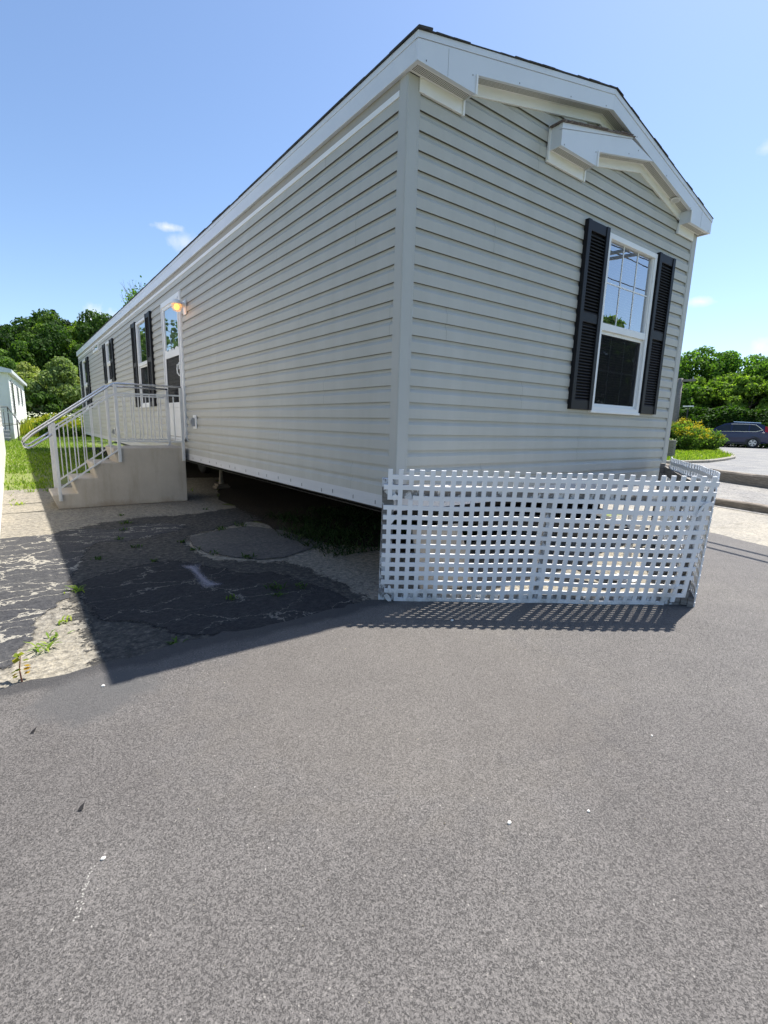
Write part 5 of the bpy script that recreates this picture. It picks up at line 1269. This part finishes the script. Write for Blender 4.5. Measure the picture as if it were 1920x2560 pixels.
# seedling with yellow leaves
t = thing('seedling', 'yellow-green leafy seedling growing at the edge of the new asphalt', 'plant', (-2.28, -.01, 0))
mb = MB().tube([(-2.28, -.01, 0), (-2.285, .0, .06), (-2.275, .0, .13)], [.004, .003, .002], 5); mb.build('stem', simple('reddish_stem', (.25, .08, .04), .7, .2, 40), t)
rg = np.random.default_rng(3); lf = MB()
for i in range(16):
    a = rg.random()*6.28; z = .03+.11*(i/15); L_ = .028+.016*rg.random(); c = Vector((-2.28+math.cos(a)*.012, -.0+math.sin(a)*.012, z)); d = Vector((math.cos(a), math.sin(a), rg.normal()*.4)).normalized(); s_ = d.cross(Vector((0, 0, 1))).normalized()*L_*.42
    lf.add([c, c+d*L_*.5+s_, c+d*L_, c+d*L_*.5-s_], [(0, 1, 2, 3)])
lf.build('leaves', leafmat('yellowing_leaves', [(.20, .22, .02), (.40, .33, .03), (.45, .20, .03), (.15, .22, .03)]), t)
# spray-painted mark
pv = [(-1.12, 1.58), (-1.05, 1.55), (-.99, 1.51), (-1.03, 1.33), (-1.04, 1.1), (-.99, .92), (-1.06, .90), (-1.13, .91), (-1.11, 1.08), (-1.09, 1.35)]
cen = (-1.065, 1.2); V = [(-1.06, 1.5, .012), (-1.065, 1.33, .012), (-1.068, 1.2, .012), (-1.07, 1.08, .012), (-1.06, .95, .012)]
mp = MB(); out = [(cen[0]+(x-cen[0])*1.45, cen[1]+(y-cen[1])*1.12, .012) for x, y in pv]
V += out; F = []
spine = [0, 0, 0, 1, 3, 4, 4, 4, 3, 1]
for i in range(10):
    j = (i+1) % 10; a, b = spine[i], spine[j]
    if a == b: F.append((5+i, 5+j, a))
    elif {a, b} == {1, 3}: F += [(5+i, 5+j, 2), (5+i, 2, a), (5+j, b, 2)]
    else: F.append((5+i, 5+j, b, a))
me = bpy.data.meshes.new('paint_mark'); me.from_pydata(V, [], F); me.materials.append(M['paint'])
at = me.attributes.new('cover', 'FLOAT', 'POINT'); at.data.foreach_set('value', [1.0]*5+[.32]*10)
o = bpy.data.objects.new('paint_mark', me); COL.objects.link(o); tag(o, 'hourglass-shaped patch of white spray paint on the dark sealed pavement', 'paint mark')
# loose grit scattered over the drive
rng = np.random.default_rng(15); n = 420
gx = rng.random(n)*6.5-2.9; gy = -.15-rng.random(n)**.8*3.0; gs_ = .0012+.0022*rng.random(n)**3
Vg = []; Fg = []
for i in range(n):
    b0 = len(Vg); q = gs_[i]
    for d in ((1, 0, 0), (-.8, .2, 0), (0, 1, .1), (0.1, -.9, 0), (0, 0, .8), (0, 0, -.5)): Vg.append((gx[i]+d[0]*q*(1+.5*math.sin(i)), gy[i]+d[1]*q, .0165+q*.4+d[2]*q))
    for a_, b_, c_ in ((0, 2, 4), (2, 1, 4), (1, 3, 4), (3, 0, 4), (2, 0, 5), (1, 2, 5), (3, 1, 5), (0, 3, 5)): Fg.append((b0+a_, b0+b_, b0+c_))
o = npmesh('grit', Vg, Fg, leafmat('mixed_grit', [(.10, .09, .08), (.30, .27, .22), (.42, .38, .30), (.55, .53, .48)], 0.0, .8)); tag(o, 'fine pale grit scattered over the new asphalt drive', 'grit', kind='stuff')
# pebbles and litter
def pebble(x, y, s, lab, mat='stone', seed=1):
    rg = random.Random(seed); bm = bmesh.new(); bmesh.ops.create_icosphere(bm, subdivisions=2, radius=1)
    for v in bm.verts: v.co *= rg.uniform(.85, 1.1)
    for v in bm.verts: v.co = Vector((v.co.x*s, v.co.y*s*.8, v.co.z*s*.6))+Vector((x, y, .016+s*.4))
    me = bpy.data.meshes.new('pebble'); bm.to_mesh(me); bm.free(); me.materials.append(M[mat]); o = bpy.data.objects.new('pebble', me); COL.objects.link(o)
    tag(o, lab, 'pebble', 'pebbles on the asphalt')
pebble(-1.03, -1.95, .008, 'roundest white pebble in the middle of the new asphalt', seed=1); pebble(-.77, -2.07, .006, 'small grey-white pebble to the right in the foreground', seed=2)
pebble(-2.11, -1.36, .007, 'pale pebble at the left of the foreground asphalt', seed=3); pebble(.01, -.63, .011, 'white pebble at the edge of the lattice shadow', seed=4)
pebble(-.16, -1.99, .005, 'tiny pale pebble toward the right foreground', seed=5); pebble(-1.97, -.30, .009, 'white pebble by the tip of the roof shadow', seed=6)
for i, (x, y, lab) in enumerate(((-2.14, -1.11, 'curled black leaf scrap on the foreground asphalt'), (-2.25, -.54, 'small black scrap near the left frame edge'))):
    q = .012; mb = MB().add([(x-q, y-q*.4, .018), (x+q*.3, y-q, .022), (x+q, y+q*.4, .034), (x-q*.2, y+q, .02)], [(0, 1, 2), (0, 2, 3)]); tag(mb.build('leaf_scrap', M['crisp']), lab, 'leaf scrap', 'dark scraps on the asphalt')
sc_ = MB(); rg = random.Random(2)
for i in range(26):
    f_ = i/25; x = -2.14-.05*f_+rg.gauss(0, .003); y = -1.37-.15*f_+rg.gauss(0, .004); q = .0022; sc_.add([(x-q, y-q, .0165), (x+q, y-q*.5, .0165), (x+q*.6, y+q, .0165), (x-q, y+q, .0165)], [(0, 1, 2, 3)])
tag(sc_.build('scrape_mark', simple('pale_scrape', (.30, .29, .26), .8, .2, 90)), 'short pale scrape mark in the left foreground asphalt', 'scrape mark')
# ------------------------------------------------------------ car
def car(loc, ang):
    t = thing('parked_car', 'dark blue SUV parked across the street, front hidden behind the goldenrod', 'car', loc)
    ca, sa = math.cos(ang), math.sin(ang)
    def T(l, w_, z): return (loc[0]+l*ca-w_*sa, loc[1]+l*sa+w_*ca, loc[2]+z)   # l forward, w left
    # body: stations from rear to front (l, zlow, zbelt, half width low, half width belt)
    st_ = [(-2.25, .42, .92, .70, .76), (-2.15, .34, 1.02, .84, .86), (-1.75, .30, 1.06, .90, .90), (-1.0, .27, 1.04, .91, .90), (0, .26, 1.01, .91, .90), (.9, .27, .99, .91, .89), (1.35, .28, .97, .90, .87), (1.9, .30, .88, .88, .82), (2.2, .36, .74, .76, .70), (2.28, .42, .62, .62, .58)]
    mb = MB(); rings = []
    for l, z0, z1, w0, w1 in st_:
        rings.append([T(l, s*w, z) for s, w, z in ((1, w0*.93, z0), (1, w0, z0+.12), (1, w0+.012, (z0+z1)/2+.05), (1, w1, z1-.04), (1, w1-.06, z1), (-1, w1-.06, z1), (-1, w1, z1-.04), (-1, w0+.012, (z0+z1)/2+.05), (-1, w0, z0+.12), (-1, w0*.93, z0))])
    for a, b in zip(rings[:-1], rings[1:]):
        for k in range(10): mb.add([a[k], a[(k+1) % 10], b[(k+1) % 10], b[k]], [(0, 1, 2, 3)])
    mb.add(rings[0], [tuple(range(10))]); mb.add(rings[-1], [tuple(reversed(range(10)))])
    # greenhouse shell: (l, z, half width)
    roofp = [(-2.02, 1.03, .80), (-1.86, 1.45, .66), (-1.55, 1.60, .62), (-.9, 1.66, .61), (-.1, 1.655, .61), (.35, 1.58, .62), (.75, 1.36, .68), (1.25, .98, .80)]
    rg_ = []
    for l, z, hw in roofp: rg_.append([T(l, hw, z), T(l, -hw, z)])
    belt = lambda l: 1.045-.02*(l+2)
    for (l0, z0, w0), (l1, z1, w1) in zip(roofp[:-1], roofp[1:]):
        mb.add([T(l0, w0, z0), T(l1, w1, z1), T(l1, -w1, z1), T(l0, -w0, z0)], [(0, 1, 2, 3)])
        for s in (1, -1): mb.add([T(l0, s*.84, belt(l0)-.03), T(l1, s*.84, belt(l1)-.03), T(l1, s*w1, z1), T(l0, s*w0, z0)], [(0, 1, 2, 3)])
    body = mb.build('body', M['carpaint'], t, smooth=False)
    bm = bmesh.new(); bm.from_mesh(body.data); bmesh.ops.remove_doubles(bm, verts=bm.verts, dist=1e-4); bm.to_mesh(body.data); bm.free()
    def wq(l, z, s, o_=.012):   # point on side glass plane between belt and roof
        f_ = (z-belt(l))/(1.62-belt(l)); w_ = .84-(.84-.615)*f_; return T(l, s*(w_+o_), z)
    for s in (1, -1):
        for P_ in ([(-.02, 1.07), (.98, 1.06), (.62, 1.36), (.30, 1.50), (-.02, 1.53)], [(-.98, 1.08), (-.10, 1.07), (-.10, 1.535), (-.98, 1.54)], [(-1.72, 1.20), (-1.40, 1.09), (-1.06, 1.08), (-1.06, 1.535), (-1.35, 1.50)]):
            n = len(P_); MB().add([wq(l, z, s) for l, z in P_], [tuple(range(n))]).build('window', M['cglass'], t)
        ct = MB(); pp_ = [(1.02, 1.05), (-1.40, 1.075), (-1.76, 1.19), (-1.36, 1.52), (-.98, 1.56), (.0, 1.555)]
        for (l0, z0), (l1, z1) in zip(pp_[:-1], pp_[1:]): ct.bar(wq(l0, z0, s, .016), wq(l1, z1, s, .016), .022, .01, (0, 0, 1))
        ct.build('window_trim', M['chrome'], t)
        tl = MB().add([T(-1.92, s*.83, 1.02), T(-2.18, s*.80, 1.03), T(-2.16, s*.80, 1.16), T(-1.93, s*.70, 1.44), T(-1.84, s*.72, 1.42), T(-1.86, s*.82, 1.15)], [tuple(range(6))])
        tl.build('tail_light', M['red'], t)
        for lw in (-1.32, 1.32):
            wh = MB(); wh.tube([T(lw, s*.70, .34), T(lw, s*.74, .34), T(lw, s*.91, .34), T(lw, s*.935, .34)], [.31, .34, .34, .30], 28)
            w_ = wh.build('wheel', M['tyre'], t)
            rm = MB(); rm.tube([T(lw, s*.925, .34), T(lw, s*.945, .34)], [.225, .21], 24)
            w2 = rm.build('rim', M['rim'], w_)
            sp = MB()
            for k in range(5):
                a0 = k*2*math.pi/5+.3; p = [T(lw+math.cos(a0+da)*rr_3, s*.949, .34+math.sin(a0+da)*rr_3) for da, rr_3 in ((-.28, .18), (0, .20), (.28, .18), (.1, .07), (-.1, .07))]
                sp.add(p, [tuple(range(5))])
            sp.build('rim_gap', M['clad'], w_)
            arch = MB(); R1, R2, w1_ = .37, .43, .918
            for k in range(12):
                a1_, a2_ = math.pi*k/12, math.pi*(k+1)/12
                arch.add([T(lw+R1*math.cos(a1_), s*w1_, .34+R1*math.sin(a1_)), T(lw+R2*math.cos(a1_), s*w1_, .34+R2*math.sin(a1_)), T(lw+R2*math.cos(a2_), s*w1_, .34+R2*math.sin(a2_)), T(lw+R1*math.cos(a2_), s*w1_, .34+R1*math.sin(a2_))], [(0, 1, 2, 3)])
            arch.add([T(lw+R1*math.cos(math.pi*k/12), s*(w1_-.002), .34+R1*math.sin(math.pi*k/12)) for k in range(13)]+[T(lw-R1, s*(w1_-.002), .27), T(lw+R1, s*(w1_-.002), .27)], [tuple(range(15))])
            arch.build('wheel_arch', M['clad'], t)
    MB().hexa([T(-1.0, -.915, .24), T(1.0, -.915, .24), T(1.0, .915, .24), T(-1.0, .915, .24), T(-1.0, -.925, .36), T(1.0, -.925, .36), T(1.0, .925, .36), T(-1.0, .925, .36)]).build('sill_cladding', M['clad'], t)
    MB().hexa([T(-2.30, -.72, .36), T(-2.12, -.80, .32), T(-2.12, .80, .32), T(-2.30, .72, .36), T(-2.30, -.72, .56), T(-2.12, -.86, .58), T(-2.12, .86, .58), T(-2.30, .72, .56)]).build('bumper', M['clad'], t)
    MB().add([T(.42, .56, 1.55), T(.42, -.56, 1.55), T(1.18, -.68, 1.03), T(1.18, .68, 1.03)], [(0, 1, 2, 3)]).build('windscreen', M['cglass'], t)
    for s in (1, -1): MB().bar(T(-1.6, s*.56, 1.66), T(-.1, s*.56, 1.715), .03, .02).build('roof_rail', M['chrome'], t)
    MB().hexa([T(.72, .90, 1.0), T(.90, .90, 1.0), T(.90, 1.05, 1.0), T(.72, 1.05, 1.0), T(.72, .90, 1.14), T(.90, .90, 1.14), T(.90, 1.05, 1.14), T(.72, 1.05, 1.14)]).build('mirror', M['carpaint'], t)
# view direction at the car is about (.95,.31); its length runs across it
car((37.75, 10.75, sh(37, 10)+.014), math.atan2(.955, -.297))
# ------------------------------------------------------------ poles
def pole(name, x, y, z, h_, r_, label, cat, arm=True):
    t = thing(name, label, cat, (x, y, z))
    MB().tube([(x, y, z-.2), (x, y, z+h_*.5), (x, y, z+h_)], [r_, r_*.85, r_*.7], 10).build('shaft', M['wgrey'], t, smooth=True)
    if arm:
        MB().box(x-.08, x+.08, y-1.0, y+.8, z+h_-.25, z+h_-.1).build('crossarm', M['wgrey'], t)
        for k in (-.85, .65): MB().tube([(x, y+k, z+h_-.1), (x, y+k, z+h_+.08)], [.05, .03], 8).build('insulator', M['grey'], t)
pole('utility_pole', -2.2+.9180*44, -2.8+.3965*44, .3, 4.9, .24, 'grey wooden utility pole with short crossarm by the house corner', 'utility pole')
t = thing('lamp_post', 'small dark lamp post with flat white top before the trees', 'lamp post', (-2.2+.9245*43, -2.8+.381*43, .3))
lx, ly = -2.2+.9245*43, -2.8+.381*43
MB().tube([(lx, ly, .2), (lx, ly, 3.1)], [.05, .04], 8).build('shaft', M['clad'], t); MB().box(lx-.12, lx+.12, ly-.32, ly+.32, 3.1, 3.18).build('lamp_head', M['white'], t)
wp = MB().box(17.3, 17.5, 5.55, 5.75, .25, .98); tag(wp.build('bollard', M['wgrey'], bevel=.01), 'short grey wooden post beside the house corner at the street edge', 'bollard')
for i, (dz, dy) in enumerate(((0, 0), (.75, .5), (1.5, -.3), (-2.2, .2))):
    pts = [(4+2.2*k, -9.6+dy-.05*k, 9.0+dz-1.1*math.sin(math.pi*k/14)-.02*k) for k in range(15)]
    tag(MB().tube(pts, .022, 5).build('overhead_wire', M['clad']), ['middle of the dark wires mirrored in the gable window', 'second highest dark wire mirrored in the gable window', 'highest dark wire mirrored in the gable window', 'lowest dark wire, mirrored above the meeting rail of the gable window'][i], 'wire', 'overhead wires mirrored in the gable window')
t = thing('added_shadow_post', 'added unseen grey post with two arms beyond the right frame edge, casting twin bar shadows', 'post', (5.62, -2.75, 0))  # post and arms invented out of frame to throw two bar shadows
MB().tube([(5.62, -2.75, 0), (5.62, -2.75, 4.25)], .06, 10).build('shaft', M['grey'], t)
for a0 in ((6.42, -.25, 4.0), (6.10, -.36, 4.0)):
    MB().bar(a0, (a0[0]-.21*3.6, a0[1]-.68*3.6, 4.0), .042, .042, (0, 0, 1)).build('arm', M['grey'], t)
bpy.context.view_layer.update()
